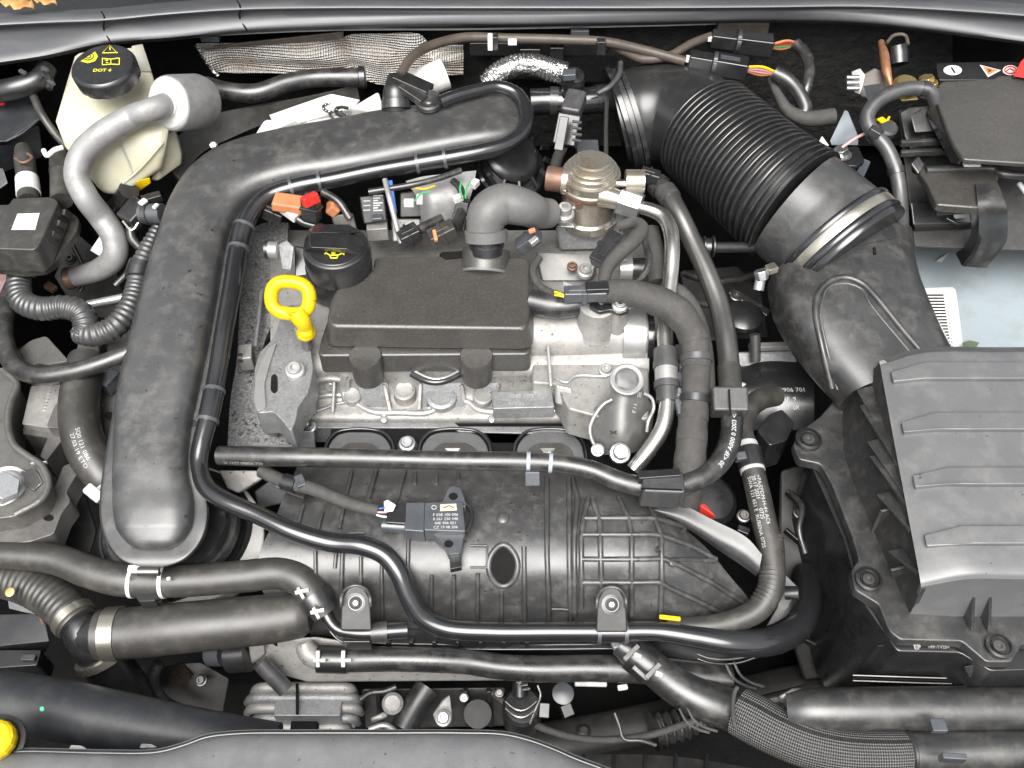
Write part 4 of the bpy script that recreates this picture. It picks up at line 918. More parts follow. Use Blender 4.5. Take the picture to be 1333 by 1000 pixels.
sheet('foil_wrap', [[(528, 236, .03), (550, 230, .04), (585, 226, .04), (620, 222, .04)], [(545, 262, .02), (560, 258, .03), (585, 254, .03), (615, 248, .03)], [(548, 300, -.02), (562, 300, -.01), (580, 300, -.01), (600, 290, -.01)]], foil, fs_, su=5, sv=5, thick=.002).data.materials[0] = acpipe
for k, (x, y) in enumerate(((532, 261), (596, 255), (618, 236), (546, 256))): cbox('white_tag', x, y, .05, .012, .008, .008, white, fs_, rot=30 * k, bevel=.001)
tube('lead', [(480, 250, .05), (540, 240, .055), (572, 232, .055), (600, 222, .055)], 4, rubber, fs_, seg=10)
tube('wire', [(540, 262, .05), (548, 252, .052), (560, 250, .05)], 1.2, green, fs_, seg=6); tube('wire', [(536, 244, .05), (552, 246, .052), (566, 242, .05)], 1.2, yellow, fs_, seg=6)
hull('bracket', [(508, 284, .005), (548, 284, .005), (552, 312, -.015), (510, 316, -.015), (530, 300, -.06)], mount_al, fs_); hull('bracket', [(430, 280, .02), (460, 276, .02), (466, 300, .0), (436, 300, .0), (450, 300, -.05)], mount_al, fs_)
rb = tag(hull('rear_block', [(520, 250, .0), (556, 246, .0), (556, 282, -.02), (520, 284, -.02), (540, 270, -.06)], rubber_b), 'brown grey bracket block between bright tube and foil wrap', 'bracket')

# high pressure fuel pump
fp = thing('fuel_pump', 'stepped steel high pressure fuel pump with tarnished brown side stub', 'pump', (772, 300, -.03))
lathe('pump_cap', (771, 208, .072), (0, 0, 1), [(38, -34), (39.5, -31), (39.5, -22), (38.5, -19.5), (36, -19), (34.8, -13.5), (34, -13), (31.5, -12.6), (30.6, -8), (29.6, -7.4), (27, -7), (26, -3.4), (25, -3), (22, -2.6), (21, -.4), (20, 0), (0, 0)], pump_st, fp, seg=56, sharp=18)
lathe('pump_body', (771, 208, .072), (0, 0, 1), [(40, -98), (40, -86), (37, -83), (37, -46), (39.5, -44), (39.5, -36), (38, -34)], pump_st, fp, seg=56)
lathe('pump_band', (771, 208, .072), (0, 0, 1), [(40, -43), (40.6, -42), (40.6, -38), (40, -36.5)], rust, fp, seg=56)
rod('inlet_stub', (712, 232, .045), (742, 236, .045), 16, rust, fp); rod('inlet_ring', (733, 235, .045), (740, 236, .045), 18, pump_st, fp)
rod('port_boss', P(758, 258, .026), P(757, 260, .026) + Vector((-.004, -.012, 0)), 11, pump_st, fp); rod('port_plug', P(757, 261, .026) + Vector((-.003, -.006, 0)), P(757, 260, .026) + Vector((-.004, -.0135, 0)), 5.5, rust, fp)
rod('outlet_neck', (782, 254, .038), (812, 262, .036), 16, pump_st, fp, r2=12)
hexnut((806, 261, .036), (834, 270, .034), 18, zinc, fp, 'union_nut')
rod('solenoid', (814, 237, .05), (838, 237, .05), 16, pump_st, fp); rod('solenoid_pin', (802, 239, .05), (815, 239, .05), 5, steel, fp)
hull('pump_flange', [(720, 284, -.004), (730, 270, .004), (748, 268, .004), (815, 262, -.005), (815, 282, -.012), (790, 300, -.012), (730, 296, -.008), (750, 290, -.04), (800, 280, -.04)], alu_m, fp, bevel=.002)
bolt(735, 279, .016, 13, alu_m, fp, axis=(0, -.05, 1), h=1.5)
hull('pump_pedestal', [(722, 294, -.014), (735, 288, -.01), (812, 272, -.014), (830, 300, -.05), (812, 324, -.05), (728, 326, -.05), (770, 320, -.09), (740, 300, -.09), (820, 300, -.09)], alu_d, fp, bevel=.004)
hull('lower_bracket', [(696, 328, -.03), (770, 332, -.03), (778, 345, -.035), (770, 366, -.05), (704, 366, -.05), (720, 350, -.08), (770, 350, -.08)], plate_g, fp, bevel=.003)
bolt(762, 353, -.024, 11, alu_m, fp); bolt(745, 347, -.026, 7, rust, fp)
# steel fuel line
fl_ = tube('fuel_line', [(830, 269, .034), (846, 273, .034), (862, 281, .032), (872, 298, .028), (875, 325, .02), (873, 360, .005), (868, 400, -.01), (866, 440, -.025), (867, 480, -.035), (868, 530, -.05), (862, 558, -.06), (846, 584, -.075), (824, 612, -.09)], [8.5, 9, 9.5, 10, 10, 10, 10.5, 10.5, 10.5, 10.5, 10.5, 10.5, 10.5], steel, seg=24)
tag(fl_, 'bright bent steel fuel line running from pump to manifold', 'pipe')
for px, py, hf, ex, mt_ in ((866, 464, .010, .0045, rubber_g), (867, 478, .004, .0055, rubber_g), (867, 489, .009, .004, alu_m), (867.5, 502, .006, .0055, rubber_g), (868, 516, .009, .0035, rubber_g)): band_at(fl_, px, py, hf, ex, mt_, 'collar')
# second pipe and hose with text
sp_ = tube('return_pipe', [(852, 238, .03), (866, 250, .03), (882, 275, .025), (900, 312, .01), (920, 355, -.005), (936, 398, -.02), (945, 440, -.03), (949, 480, -.04), (951, 520, -.045)], [12, 13, 12.5, 12.5, 13, 13.5, 14, 14, 14], steel_d, seg=24)
tag(sp_, 'dull steel return pipe slanting down beside the bright fuel line', 'pipe')
band_at(sp_, 868, 254, .010, .0018, rubber_g, 'collar'); band_at(sp_, 858, 243, .004, .003, rubber, 'collar')
connector('pump_plug', 'small black plug on the end of the return pipe', (834, 225, .05), (858, 232, .045), 16, 14, dark_pl)
clampring(sp_, .86, .995, .0012, rubber_b, name='rubber_sleeve')
th = tube('vapour_hose', [(951, 515, -.045), (953, 545, -.05), (949, 578, -.055), (932, 608, -.06), (905, 626, -.062), (870, 634, -.062), (838, 634, -.06), (805, 626, -.058), (770, 612, -.055), (730, 604, -.053), (680, 601, -.052), (600, 600, -.052), (520, 598, -.052), (440, 596, -.053), (380, 595, -.055), (330, 594, -.06), (285, 593, -.065)], [14, 14.5, 14.5, 14, 13.5, 13, 13, 13, 12.5, 12.5, 12.5, 12.5, 12.5, 12.5, 13, 13, 12.5], rubber, seg=24)
tag(th, 'long black rubber hose crossing the front of the engine, stamped in white', 'hose')
text_on_tube('30 <3F A000 0 2003 <PA/E> 17', th, .15, .0072, wprint, -.2, flip=True, bold=.0001)
text_on_tube('H 1327 00854 750', th, .985, .006, gprint, -.85, flip=True)
for x in (692, 719): band_at(th, x, 602, .0016, .0004, stripe_m, 'white_stripe')
fr_ = bar('foam_block', (833, 636, -.058), (888, 638, -.060), 34, 40, rubber_g, th, bevel=.004); fr_.data.materials[0] = rubber_g
bar('foam_lip', (830, 622, -.045), (885, 618, -.045), 12, 14, dark_pl, th); bar('foam_slit', (834, 636, -.0405), (888, 638, -.0425), 2, 1.2, deep, th, bevel=0)
bar('foam_block', (947, 508, -.03), (949, 540, -.04), 46, 34, rubber_g, th, bevel=.003); bar('foam_slit', (949, 507, -.015), (951, 541, -.024), 2, 2, deep, th, bevel=0)
bar('hose_support', (693, 612, -.052), (693, 630, -.065), 19, 16, slate, th, bevel=.001)
# wiring looms
def loom(pts, r, lab, **k):
    o = tube('wiring_loom', pts, r, cloth, seg=22, **k); return tag(o, lab, 'wiring loom')
l1 = loom([(782, 380, .02), (810, 380, .022), (845, 388, .02), (880, 405, .01), (900, 432, -.005), (906, 465, -.02), (905, 510, -.035), (902, 550, -.05), (899, 590, -.06), (895, 622, -.075), (892, 660, -.12)], [15, 17, 19, 20, 19, 18.5, 18, 19, 20, 20, 20], 'thick grey cloth taped wiring loom bending down beside the fuel line')
for f in (.18, .26, .35, .44, .62, .7, .78, .86): clampring(l1, f, f + .045, .0007, cloth, name='tape_wrap')
band_at(l1, 905, 470, .004, .0025, rubber_g, 'cable_tie'); band_at(l1, 905, 520, .003, .002, dark_pl, 'cable_tie')
l2 = loom([(690, 392, -.01), (720, 398, -.01), (750, 396, -.008), (790, 384, -.005)], [16, 17, 16, 14], 'short black taped loom lying across the aluminium cam housing')
l2.data.materials[0] = rubber; clampring(l2, .35, .37, .001, dark_pl, name='cable_tie'); clampring(l2, .62, .64, .001, dark_pl, name='cable_tie')
l3 = loom([(786, 372, .02), (790, 350, .025), (806, 330, .03), (826, 312, .032), (836, 298, .028), (826, 290, .022), (805, 295, .015)], [8, 9, 10, 10, 9, 8, 7], 'curled grey wiring loom rising to the pump plug')
l4 = loom([(862, 370, -.01), (890, 385, -.015), (908, 415, -.03), (918, 455, -.04), (922, 520, -.05)], 10, 'slim dark loom tucked behind the thick taped loom')
l5 = loom([(845, 300, .0), (852, 330, -.01), (856, 370, -.02)], 13, 'dark loom strand hidden behind the bright fuel line')
tag(tube('thin_lead', [(838, 310, .025), (845, 340, .02), (834, 362, .012), (806, 374, .01)], 4.2, rubber, seg=12), 'thin black lead looping beside the fuel pump plug', 'cable')
tag(tube('thin_lead', [(702, 336, .0), (694, 352, .0), (702, 372, .0), (724, 384, .005)], 5, cloth, seg=12), 'short cloth covered lead curving round the pump foot', 'cable')
connector('pump_connector', 'black lever plug beside the fuel pump pedestal', (778, 345, .015), (806, 308, .03), 26, 22, dark_pl)
connector('loom_connector', 'horizontal black plug with yellow wire tips ahead of the pump', (734, 383, .022), (790, 382, .024), 18, 16, slate, ([(722, 380, .02), (730, 383, .02), (736, 384, .02)], 3), lambda t: (bar('socket', (762, 377, .03), (792, 376, .03), 16, 14, dark_pl, t), tube('wire', [(722, 380, .024), (729, 382, .025), (735, 385, .024)], 1.6, yellow, t, seg=6), tube('wire', [(722, 384, .022), (729, 385, .023), (735, 387, .022)], 1.6, yellow, t, seg=6), hull('white_tab', [(733, 366, .02), (748, 372, .02), (734, 380, .02), (738, 372, .03)], white, t, bevel=.0006)))
connector('injector_plug', 'small plug with an orange tip beside the breather elbow', (675, 322, .0), (702, 305, .02), 20, 16, slate, None, lambda t: (bar('orange_tip', (688, 302, .034), (697, 299, .036), 6, 5, orange, t), bar('bright_clip', (690, 318, .02), (700, 310, .024), 8, 8, alu_m, t)))
gp = thing('pressure_sensor', 'horizontal bright pressure sensor with black collar beside the pump pedestal', 'sensor', (830, 350, -.03))
rod('sensor_body', (806, 350, -.02), (822, 350, -.02), 16, alu_m, gp); rod('sensor_collar', (820, 350, -.02), (842, 350, -.02), 14, dark_pl, gp); rod('sensor_tip', (842, 350, -.02), (860, 350, -.02), 9, steel_d, gp)
sb = thing('side_bracket', 'pale grey bracket block at the end of the cam housing', 'bracket', (868, 410, -.06))
hull('block', [(846, 404, -.04), (866, 402, -.04), (872, 440, -.06), (848, 445, -.06), (858, 420, -.1)], alu, sb); bar('clip', (884, 478, -.03), (912, 478, -.03), 8, 8, rubber_g, sb); bar('clip', (880, 512, -.04), (895, 518, -.045), 14, 12, alu_d, sb)
for y in (470, 505, 540): bar('clip', (884, y - 20, -.04), (888, y, -.045), 12, 10, slate, sb)
# cover plate with slotted eye
cvp = thing('rail_bracket', 'grey shield plate with an oval eye bolted beside the fuel line', 'bracket', (815, 590, -.1))
hh = sheet('shield_plate', [[(800, 484, -.03), (816, 482, -.028), (833, 486, -.03)], [(790, 510, -.045), (815, 505, -.036), (838, 510, -.045)], [(770, 540, -.07), (812, 535, -.052), (850, 532, -.068)], [(772, 570, -.085), (812, 565, -.068), (848, 560, -.085)], [(785, 592, -.10), (812, 592, -.09), (838, 585, -.10)]], acpipe, cvp, thick=.003); hh.data.materials[0] = plate_g
lathe('eye_ring', (816, 494, -.026), (0, -.35, 1), [(22, -4), (22, 1), (20, 2), (16, 1), (15, -2), (15, -4)], acpipe, cvp, seg=36)
tube('rim', [(797, 520, -.045), (786, 526, -.05), (775, 540, -.06), (768, 556, -.07), (770, 572, -.08), (780, 588, -.09)], 2.4, alu_m, cvp, seg=8); tube('rim', [(838, 512, -.04), (848, 518, -.045), (851, 532, -.055), (844, 548, -.06), (842, 562, -.07)], 2.4, alu_m, cvp, seg=8)
bolt(807, 590, -.08, 14, zinc, cvp, axis=(0, -.5, 1), h=1.4); bolt(778, 586, -.085, 9, zinc, cvp, axis=(0, -.5, 1)); text_flat('III', 832, 514, hh, 10, wprint, cvp, ang=-5)
text_flat('E I I', 826, 532, hh, 8, wprint, cvp, ang=70); stroke('stamp', hh, [[(794, 561), (803, 565)], [(795, 565), (803, 561)]], 2, black_p, cvp)

# ---------------------------------------------------------------- intake hose and air box
ih = thing('intake_hose', 'large black intake hose with a ribbed bellows and steel band clamp', 'hose', (1090, 330, -.08))
IP = [(806, 158, -.005), (840, 149, .005), (880, 150, .012), (920, 172, .016), (955, 202, .016), (985, 228, .014), (1012, 250, .012), (1035, 268, .008), (1062, 290, .0), (1092, 322, -.012)]
IR = [58, 62, 64, 66, 68, 70, 73, 76, 78, 84]
tube('elbow', IP[:5], IR[:5], ribbed, ih, seg=48)
tube('bellows', [IP[4 - 1]] + IP[3:8][1:], [x + 2 for x in [IR[3]] + IR[4:8]], ribbed, ih, seg=64, ribs=(.0088, .0065, 'fin'), sharp=30)
tube('cuff', IP[7:], [IR[7] + 1, IR[8] + 1, 86], pipe_pl, ih, seg=48)
for r, a in ((70, 0), (66, 7), (68, 14)): lathe('collar_ring', (809 + a, 157 - a * .25, -.004), (-.86, -.15, -.25), [(r - 8, -4), (r, -3), (r, 3), (r - 8, 4)], rubber if a else gloss_pl, ih, seg=56)
dv = (P(1092, 322, -.012) - P(1062, 290, .0)).normalized()
for t_, r, w, mt_ in ((-3, 89, 4, gloss_pl), (6, 88, 7, band), (18, 90, 4, gloss_pl), (26, 88, 5, gloss_pl)):
    lathe('band_clamp' if mt_ is band else 'cuff_bead', P(1084, 314, -.010) + dv * m(t_, P(1084, 314, -.01)), dv, [(r - 6, -w), (r, -w), (r + 1, -w * .5), (r + 1, w * .5), (r, w), (r - 6, w)], mt_, ih, seg=72)
hexnut((990, 352, .02), (992, 364, .01), 9, zinc, ih, 'clamp_screw'); rod('screw_shank', (990, 362, .01), (987, 378, .0), 7, zinc, ih)
bar('screw_housing', (998, 352, .02), (1010, 348, .02), 12, 10, band, ih)
bar('clamp_notch', (1138, 322, .045), (1139, 332, .04), 4, 4, deep, ih)

ab = thing('air_filter_box', 'big grey black air filter box with raised bars across its lid', 'air filter', (1240, 800, -.25))
du = loft('inlet_duct', [(1003, 372, 1182, 320, -.035, .052), (1010, 402, 1188, 362, -.038, .05), (1030, 440, 1202, 402, -.042, .046), (1058, 478, 1220, 442, -.05, .042), (1098, 522, 1246, 490, -.06, .04)], plastic, ab, ex=3.0, n=40)
loft('duct_lip', [(1001, 366, 1184, 314, -.034, .054), (1005, 384, 1186, 335, -.036, .054)], plastic, ab, ex=2.4, n=44)
U = [(1084, 505), (1070, 450), (1062, 408), (1064, 386), (1078, 368), (1100, 362), (1122, 370), (1140, 388), (1170, 425), (1205, 466)]
tube('duct_groove', on(du, U, .001), 4.2, plastic, ab, seg=10); tube('duct_groove', on(du, [(x + (6 if i < 4 else 0) - (8 if i > 6 else 0), y + (7 if i > 2 else 2)) for i, (x, y) in enumerate(U)], .0), 2.0, pipe_pl, ab, seg=8)
lt = sheet('lid', [[(1146, 476, -.05), (1197, 461, -.05), (1300, 460, -.05), (1420, 460, -.05)], [(1146, 475, -.004), (1197, 459, .006), (1300, 457, .006), (1420, 457, .006)], [(1146, 476, .0), (1197, 462, .009), (1300, 460, .01), (1420, 460, .01)], [(1163, 570, -.008), (1213, 560, .003), (1300, 559, .004), (1420, 560, .004)], [(1182, 670, -.018), (1232, 657, -.006), (1310, 656, -.005), (1420, 657, -.005)],
                     [(1198, 756, -.03), (1256, 745, -.016), (1320, 745, -.015), (1420, 747, -.015)], [(1199, 764, -.034), (1259, 754, -.021), (1320, 754, -.02), (1420, 756, -.02)]], box_pl, ab, su=8, sv=6, thick=.004)
ls = sheet('lid_side', [[(1147, 472, -.004), (1164, 570, -.011), (1183, 670, -.021), (1200, 766, -.036)], [(1122, 492, -.045), (1132, 582, -.05), (1160, 682, -.055), (1192, 783, -.06)], [(1098, 510, -.088), (1098, 592, -.09), (1136, 692, -.09), (1184, 800, -.09)]], matte_pl, ab, su=8, sv=5, thick=.004)  # darker plastic paints in the shade of this left-facing side
lf = sheet('lid_front', [[(1199, 765, -.035), (1259, 754, -.022), (1320, 754, -.021), (1420, 756, -.021)], [(1192, 784, -.062), (1255, 780, -.056), (1320, 780, -.056), (1420, 782, -.056)], [(1184, 800, -.09), (1250, 804, -.09), (1320, 804, -.09), (1420, 806, -.09)]], box_pl, ab, su=8, sv=5, thick=.004)
def raised(name, o, pts, h, mt_, parent, bevel=.0012):
    a = on(o, pts, h); b = on(o, pts, -.002); n = len(a)
    return mk(name, a + b, [tuple(range(n)), tuple(range(2 * n - 1, n - 1, -1))] + [(i, i + n, (i + 1) % n + n, (i + 1) % n) for i in range(n)], mt_, parent, bevel=bevel)
for xl, xb, y0, y1, yl0, yl1 in ((1159, 1203, 475, 497, 488, 501), (1173, 1217, 540, 563, 553, 567), (1188, 1233, 611, 634, 622, 638), (1203, 1250, 687, 711, 699, 714)):
    xs = [xb + (1333 - xb) * k / 5 for k in range(6)]
    raised('lid_bar', lt, [(xl, yl0)] + [(x, y0) for x in xs] + [(x, y1) for x in xs[::-1]] + [(xl + 3, yl1)], .006, box_pl, ab, bevel=.0015)
for a, b in (((1136, 503), (1080, 570)), ((1140, 524), (1094, 590)), ((1150, 571), (1101, 628)), ((1153, 590), (1112, 642)), ((1162, 640), (1122, 676)), ((1167, 660), (1136, 692)), ((1177, 714), (1150, 730)), ((1180, 737), (1165, 752))):
    q = [(a[0] + (b[0] - a[0]) * k / 4, a[1] + (b[1] - a[1]) * k / 4) for k in range(5)]
    A_, B_ = hit(ls, *a)[0], hit(ls, *b)[0]; T_ = P(a[0] - 20, a[1] + 5, A_.z - .003); sd = Vector((.0010, -.0012, 0)); dn = Vector((0, 0, -.012))
    hull('side_rib', [A_ + sd, A_ - sd, T_ + sd, T_ - sd, B_ + sd, B_ - sd, A_ + sd + dn, A_ - sd + dn, B_ + sd + dn * .5, B_ - sd + dn * .5], plastic, ab, bevel=.0007)
fg = prism('flange', [(1098, 506), (1068, 542), (1042, 560), (1032, 578), (1040, 598), (1068, 604), (1082, 628), (1108, 694), (1118, 728), (1108, 742), (1113, 768), (1144, 787), (1158, 822), (1172, 833), (1252, 835), (1284, 862), (1318, 862), (1332, 838), (1420, 838), (1420, 610), (1300, 520)], -.088, .014, plastic, ab, r=5, bevel=.002)
prism('lower_shell', [(1110, 520), (1056, 582), (1056, 606), (1098, 700), (1120, 778), (1168, 848), (1250, 850), (1290, 874), (1420, 870), (1420, 540)], -.104, .20, dark_pl, ab, r=6, bevel=.003, inset=.06)
for x, y in ((1052, 573), (1130, 755), (1300, 842)):
    lathe('screw_cup', (x, y, -.086), (0, 0, 1), [(17, 0), (17, 4), (14, 5), (13.5, 2), (11, 2), (10.5, 4), (9, 4.4), (0, 4.4)], dark_pl, ab, seg=36); lathe('lid_screw', (x, y, -.082), (0, 0, 1), [(8, 0), (7.6, 3), (4, 3.2), (3.4, 1), (0, 1)], steel_d, ab, seg=18)
for x in (1266, 1288): hull('front_fin', [(x, 777, -.052), (x + 4, 776, -.052), (x - 2, 822, -.086), (x + 2, 822, -.086), (x - 12, 802, -.088), (x - 8, 802, -.088)], plastic, ab, bevel=.0008)
stroke('moulded_mark', fg, [], 1, gprint, ab) if False else None
hull('latch_foot', [(1250, 868, -.11), (1290, 862, -.11), (1274, 892, -.15), (1262, 888, -.15), (1270, 870, -.16)], plastic, ab)
lw = hull('front_wall', [(1140, 840, -.12), (1420, 840, -.12), (1110, 880, -.2), (1420, 880, -.2), (1420, 850, -.25), (1150, 850, -.25)], dark_pl, ab)
text_flat('EP', 1194, 843, None, 9, gprint, ab, z=-.0865, bold=.2); text_flat('>PP-TV20<', 1222, 843, None, 6, gprint, ab, z=-.0865)

# ---------------------------------------------------------------- plug connectors and conduits at the bulkhead
def bundle(name, label, a, b, wires, cond, r):
    t = thing(name, label, 'connector', a)
    A_, B_ = vec(a), vec(b); d = B_ - A_
    bar('plug_body', A_ + d * .0, A_ + d * .42, 20, 18, dark_pl, t, bevel=.002); bar('socket_body', A_ + d * .38, A_ + d * .98, 25, 22, gloss_pl, t, bevel=.002); rod('seal_ring', A_ + d * .4, A_ + d * .46, 15, rubber, t)
    bar('bright_clip', A_ - d * .06, A_ + d * .03, 10, 6, white, t); bar('latch', A_ + d * .5 + Vector((0, 0, .009)), A_ + d * .85 + Vector((0, 0, .009)), 12, 5, slate, t)
    for k, mt_ in enumerate(wires):
        o_ = Vector((0, .001 * (k - 1), .004 * (1 - k * .7))); w0 = vec(cond[0])
        tube('wire', [B_ + o_, (B_ + w0) / 2 + o_ * 1.8, w0 + o_ * .5], 1.7, mt_, t, seg=6)
    tube('conduit', cond, r, rubber, t, seg=16); return t
bundle('bulkhead_connector', 'upper black bulkhead plug with orange and green wires', (926, 50, .09), (1007, 60, .085), (orange, red, green, orange), [(1036, 57, .08), (1048, 70, .075), (1054, 92, .065), (1049, 118, .05), (1042, 140, .03)], 7.5)
bundle('bulkhead_connector', 'lower black bulkhead plug with yellow and pink wires', (897, 77, .085), (974, 90, .08), (yellow, pink, pink, orange), [(1008, 95, .075), (1026, 105, .07), (1042, 125, .055), (1048, 145, .04), (1034, 156, .03)], 9.5)
tag(tube('conduit', [(1003, 102, .06), (1014, 125, .05), (1026, 144, .04), (1048, 154, .035), (1085, 152, .035)], [5, 6, 8, 10, 11], cloth), 'cloth taped conduit running below the plugs towards the battery', 'conduit')
tag(tube('loop_lead', [(1036, 160, .03), (1030, 168, .03), (1040, 158, .035)], 3, rubber_b, seg=8), 'tiny stiff lead end under the conduit', 'cable') if False else None
tag(bar('felt_pad', (932, 36, .08), (1000, 36, .08), 14, 20, brown_tube, bevel=.003), 'brown felt pad stuck under the sealing strip', 'pad')

# ---------------------------------------------------------------- battery corner
bt_ = thing('battery', 'black car battery under a dusty cover with warning stickers', 'battery', (1270, 330, -.2))
hull('case', [(1168, 142, .05), (1420, 130, .05), (1420, 330, -.05), (1190, 322, -.05), (1420, 320, -.2), (1190, 315, -.2), (1180, 170, -.1)], matte_pl, bt_, bevel=.003)
cvb = prism('top_cover', [(1216, 124), (1224, 106), (1292, 103), (1300, 98), (1420, 100), (1420, 216), (1330, 212), (1254, 207), (1240, 186)], .085, .007, cover_pl, bt_, r=6, bevel=.004)
hull('cover_side', [(1204, 148, .075), (1214, 126, .082), (1230, 132, .082), (1254, 206, .078), (1250, 216, .06), (1238, 214, .05), (1222, 180, .06), (1232, 190, .03)], dark_pl, bt_, bevel=.003)
rl = prism('rear_ledge', [(1222, 104), (1218, 82), (1290, 80), (1420, 82), (1420, 100), (1292, 104)], .075, .03, dark_pl, bt_, r=3)
stk = decal('minus_sticker', rl, ringpts(1240, 92, 12, 6.5, 24)[:-1], label_w, bt_, off=.0006); stroke('minus_sticker', rl, [[(1238, 88.5), (1243, 96)]], 2.2, black_p, bt_, off=.001)
decal('warning_sticker', rl, [(1275, 85), (1303, 92), (1286, 101)], label_w, bt_, off=.0006); decal('warning_sticker', rl, [(1279, 87), (1299, 92), (1286.5, 98.5)], orange, bt_, off=.001); stroke('warning_sticker', rl, [[(1285, 91), (1290, 94)], [(1286, 95), (1290, 92)]], 1.2, black_p, bt_, off=.0014)
decal('goggles_sticker', rl, ringpts(1315, 92, 10, 6.5, 20)[:-1], label_w, bt_, off=.0006); stroke('goggles_sticker', rl, [ringpts(1315, 92, 7.5, 4.6, 16), [(1309, 94), (1314, 90), (1320, 93)]], 1.6, red, bt_, off=.001)
hull('terminal_cover', [(1316, 100, .09), (1328, 78, .10), (1340, 66, .105), (1420, 64, .10), (1420, 104, .09), (1340, 104, .09)], red, bt_, bevel=.003)
hull('fuse_box', [(1170, 146, .062), (1182, 138, .068), (1226, 136, .068), (1244, 178, .05), (1248, 196, .04), (1186, 200, .035), (1176, 178, .045), (1190, 190, -.02)], dark_pl, bt_, bevel=.004)
hull('fuse_box_lid', [(1184, 150, .074), (1196, 142, .076), (1222, 141, .076), (1234, 170, .062), (1190, 174, .06), (1200, 165, .05)], plastic, bt_, bevel=.003)
for y, z in ((184, .05), (197, .043)): bar('case_rib', (1172, y + 3, z), (1244, y, z), 6, 8, plastic, bt_, bevel=.001)
hull('handle_lug', [(1184, 212, .045), (1196, 200, .05), (1206, 214, .045), (1198, 232, .035), (1186, 226, .03)], dark_pl, bt_)
hull('front_rim', [(1184, 262, .0), (1262, 262, .0), (1266, 292, -.02), (1188, 294, -.02), (1190, 310, -.06), (1266, 308, -.06)], dark_pl, bt_, bevel=.003)
bc = thing('battery_clamp', 'dusty black battery hold down bracket with a broad bent strap', 'bracket', (1280, 345, -.1))
prism('plate', [(1196, 222), (1204, 216), (1296, 214), (1304, 222), (1298, 238), (1310, 266), (1270, 270), (1220, 266), (1208, 240)], .045, .012, cover_pl, bc, r=4, bevel=.003)
prism('plate_lip', [(1206, 246), (1216, 266), (1222, 274), (1270, 272), (1270, 264), (1222, 262)], .032, .008, plastic, bc, r=2)
tube('plate_edge', [(1205, 222, .046), (1294, 220, .046), (1304, 226, .046), (1420, 226, .046)], 5.5, plastic, bc, seg=12)
sheet('strap', [[(1270, 238, .05), (1284, 236, .052), (1299, 238, .05)], [(1273, 268, .046), (1290, 266, .047), (1310, 268, .044)], [(1274, 300, .0), (1292, 300, .002), (1312, 298, .0)], [(1270, 322, -.03), (1290, 322, -.028), (1308, 318, -.03)], [(1252, 346, -.06), (1268, 348, -.06), (1284, 349, -.06)]], plastic, bc, thick=.008)
sheet('strap_side', [[(1273, 266, .045), (1274, 300, .0), (1268, 324, -.03), (1252, 346, -.058)], [(1264, 276, .03), (1264, 300, -.012), (1258, 318, -.04), (1244, 330, -.066)]], dark_pl, bc, thick=.005)
text_flat('~', 1257, 246, None, 14, black_p, bc, z=.0465)
bar('white_marker', (1254, 214, .062), (1276, 214, .062), 8, 4, white, bc); bar('bright_edge', (1326, 238, .02), (1336, 252, .015), 6, 4, white, bc)
hull('bush', [(1239, 274, .0), (1258, 272, .0), (1260, 284, -.01), (1242, 286, -.01), (1250, 280, -.03)], white_sh, bc)
tube('retaining_wire', [(1232, 284, -.005), (1244, 290, -.008), (1260, 292, -.01)], 2, gloss_pl, bc, seg=8)

wp = thing('wing_sheet_metal', 'pale blue painted body panel below the battery', 'body panel', (1280, 440, -.25))
pn = prism('painted_sheet', [(1176, 318), (1420, 318), (1420, 470), (1210, 470), (1190, 400)], -.14, .01, paint, wp)
lb = decal('paper_label', pn, [(1196, 376), (1240, 374), (1244, 378), (1256, 470), (1210, 470)], label_w, wp, off=.0006)
stroke('bar_code', pn, [[(1204 + k * 2.1, 385 + k * 4.0), (1228 + k * .55, 385 + k * 4.0)] for k in range(17)], 2.0, black_p, wp, off=.001)
stroke('bar_code', pn, [[(1233 + k * .6, 405 + k * 5), (1235 + k * .6, 408 + k * 5)] for k in range(10)], 1.6, gprint, wp, off=.001)
text_flat('7', 1241, 402, pn, 6, black_p, wp, ang=-80)
hull('white_chip', [(1218, 340, -.135), (1236, 328, -.135), (1226, 342, -.135), (1224, 334, -.138)], white, wp, bevel=.0005)
tag(prism('green_leaf_scrap', [(1253, 446), (1262, 443), (1275, 446), (1268, 456), (1256, 457)], -.128, .001, material('wet_leaf', (0.09, 0.13, 0.07), 0.5, col2=(0.14, 0.16, 0.1), nscale=120), bevel=0), 'scrap of dark green leaf on the pale blue panel', 'leaf')
cb = tube('battery_cable', [(1218, 134, .10), (1212, 120, .112), (1190, 115, .115), (1162, 121, .112), (1140, 134, .105), (1129, 152, .095), (1136, 172, .085), (1152, 190, .075), (1164, 215, .06), (1171, 248, .04), (1173, 285, .01), (1174, 312, -.02)], [8, 9, 9.5, 9.5, 9.5, 9.5, 9.5, 9.5, 9.5, 9.5, 9.5, 9.5], rubber_g, seg=22)
tag(cb, 'smooth grey battery cable arching from the battery and dropping in front', 'cable')
for px, py in ((1205, 117), (1140, 176), (1166, 222)): band_at(cb, px, py, .003, .0016, dark_pl, 'cable_tie')
bar('cable_clip', (1132, 168, .10), (1146, 176, .096), 12, 10, dark_pl, cb)
tt = thing('earth_terminal', 'bolted earth terminal block with bright studs beside the battery', 'terminal', (1135, 120, .02))
hull('block', [(1116, 100, .08), (1138, 88, .09), (1160, 96, .085), (1164, 120, .07), (1140, 132, .06), (1120, 126, .06), (1140, 120, .02)], brown_tube, tt, bevel=.002)
hull('plate', [(1108, 92, .085), (1120, 88, .09), (1128, 98, .085), (1120, 124, .07), (1112, 122, .068)], alu_m, tt, bevel=.002)
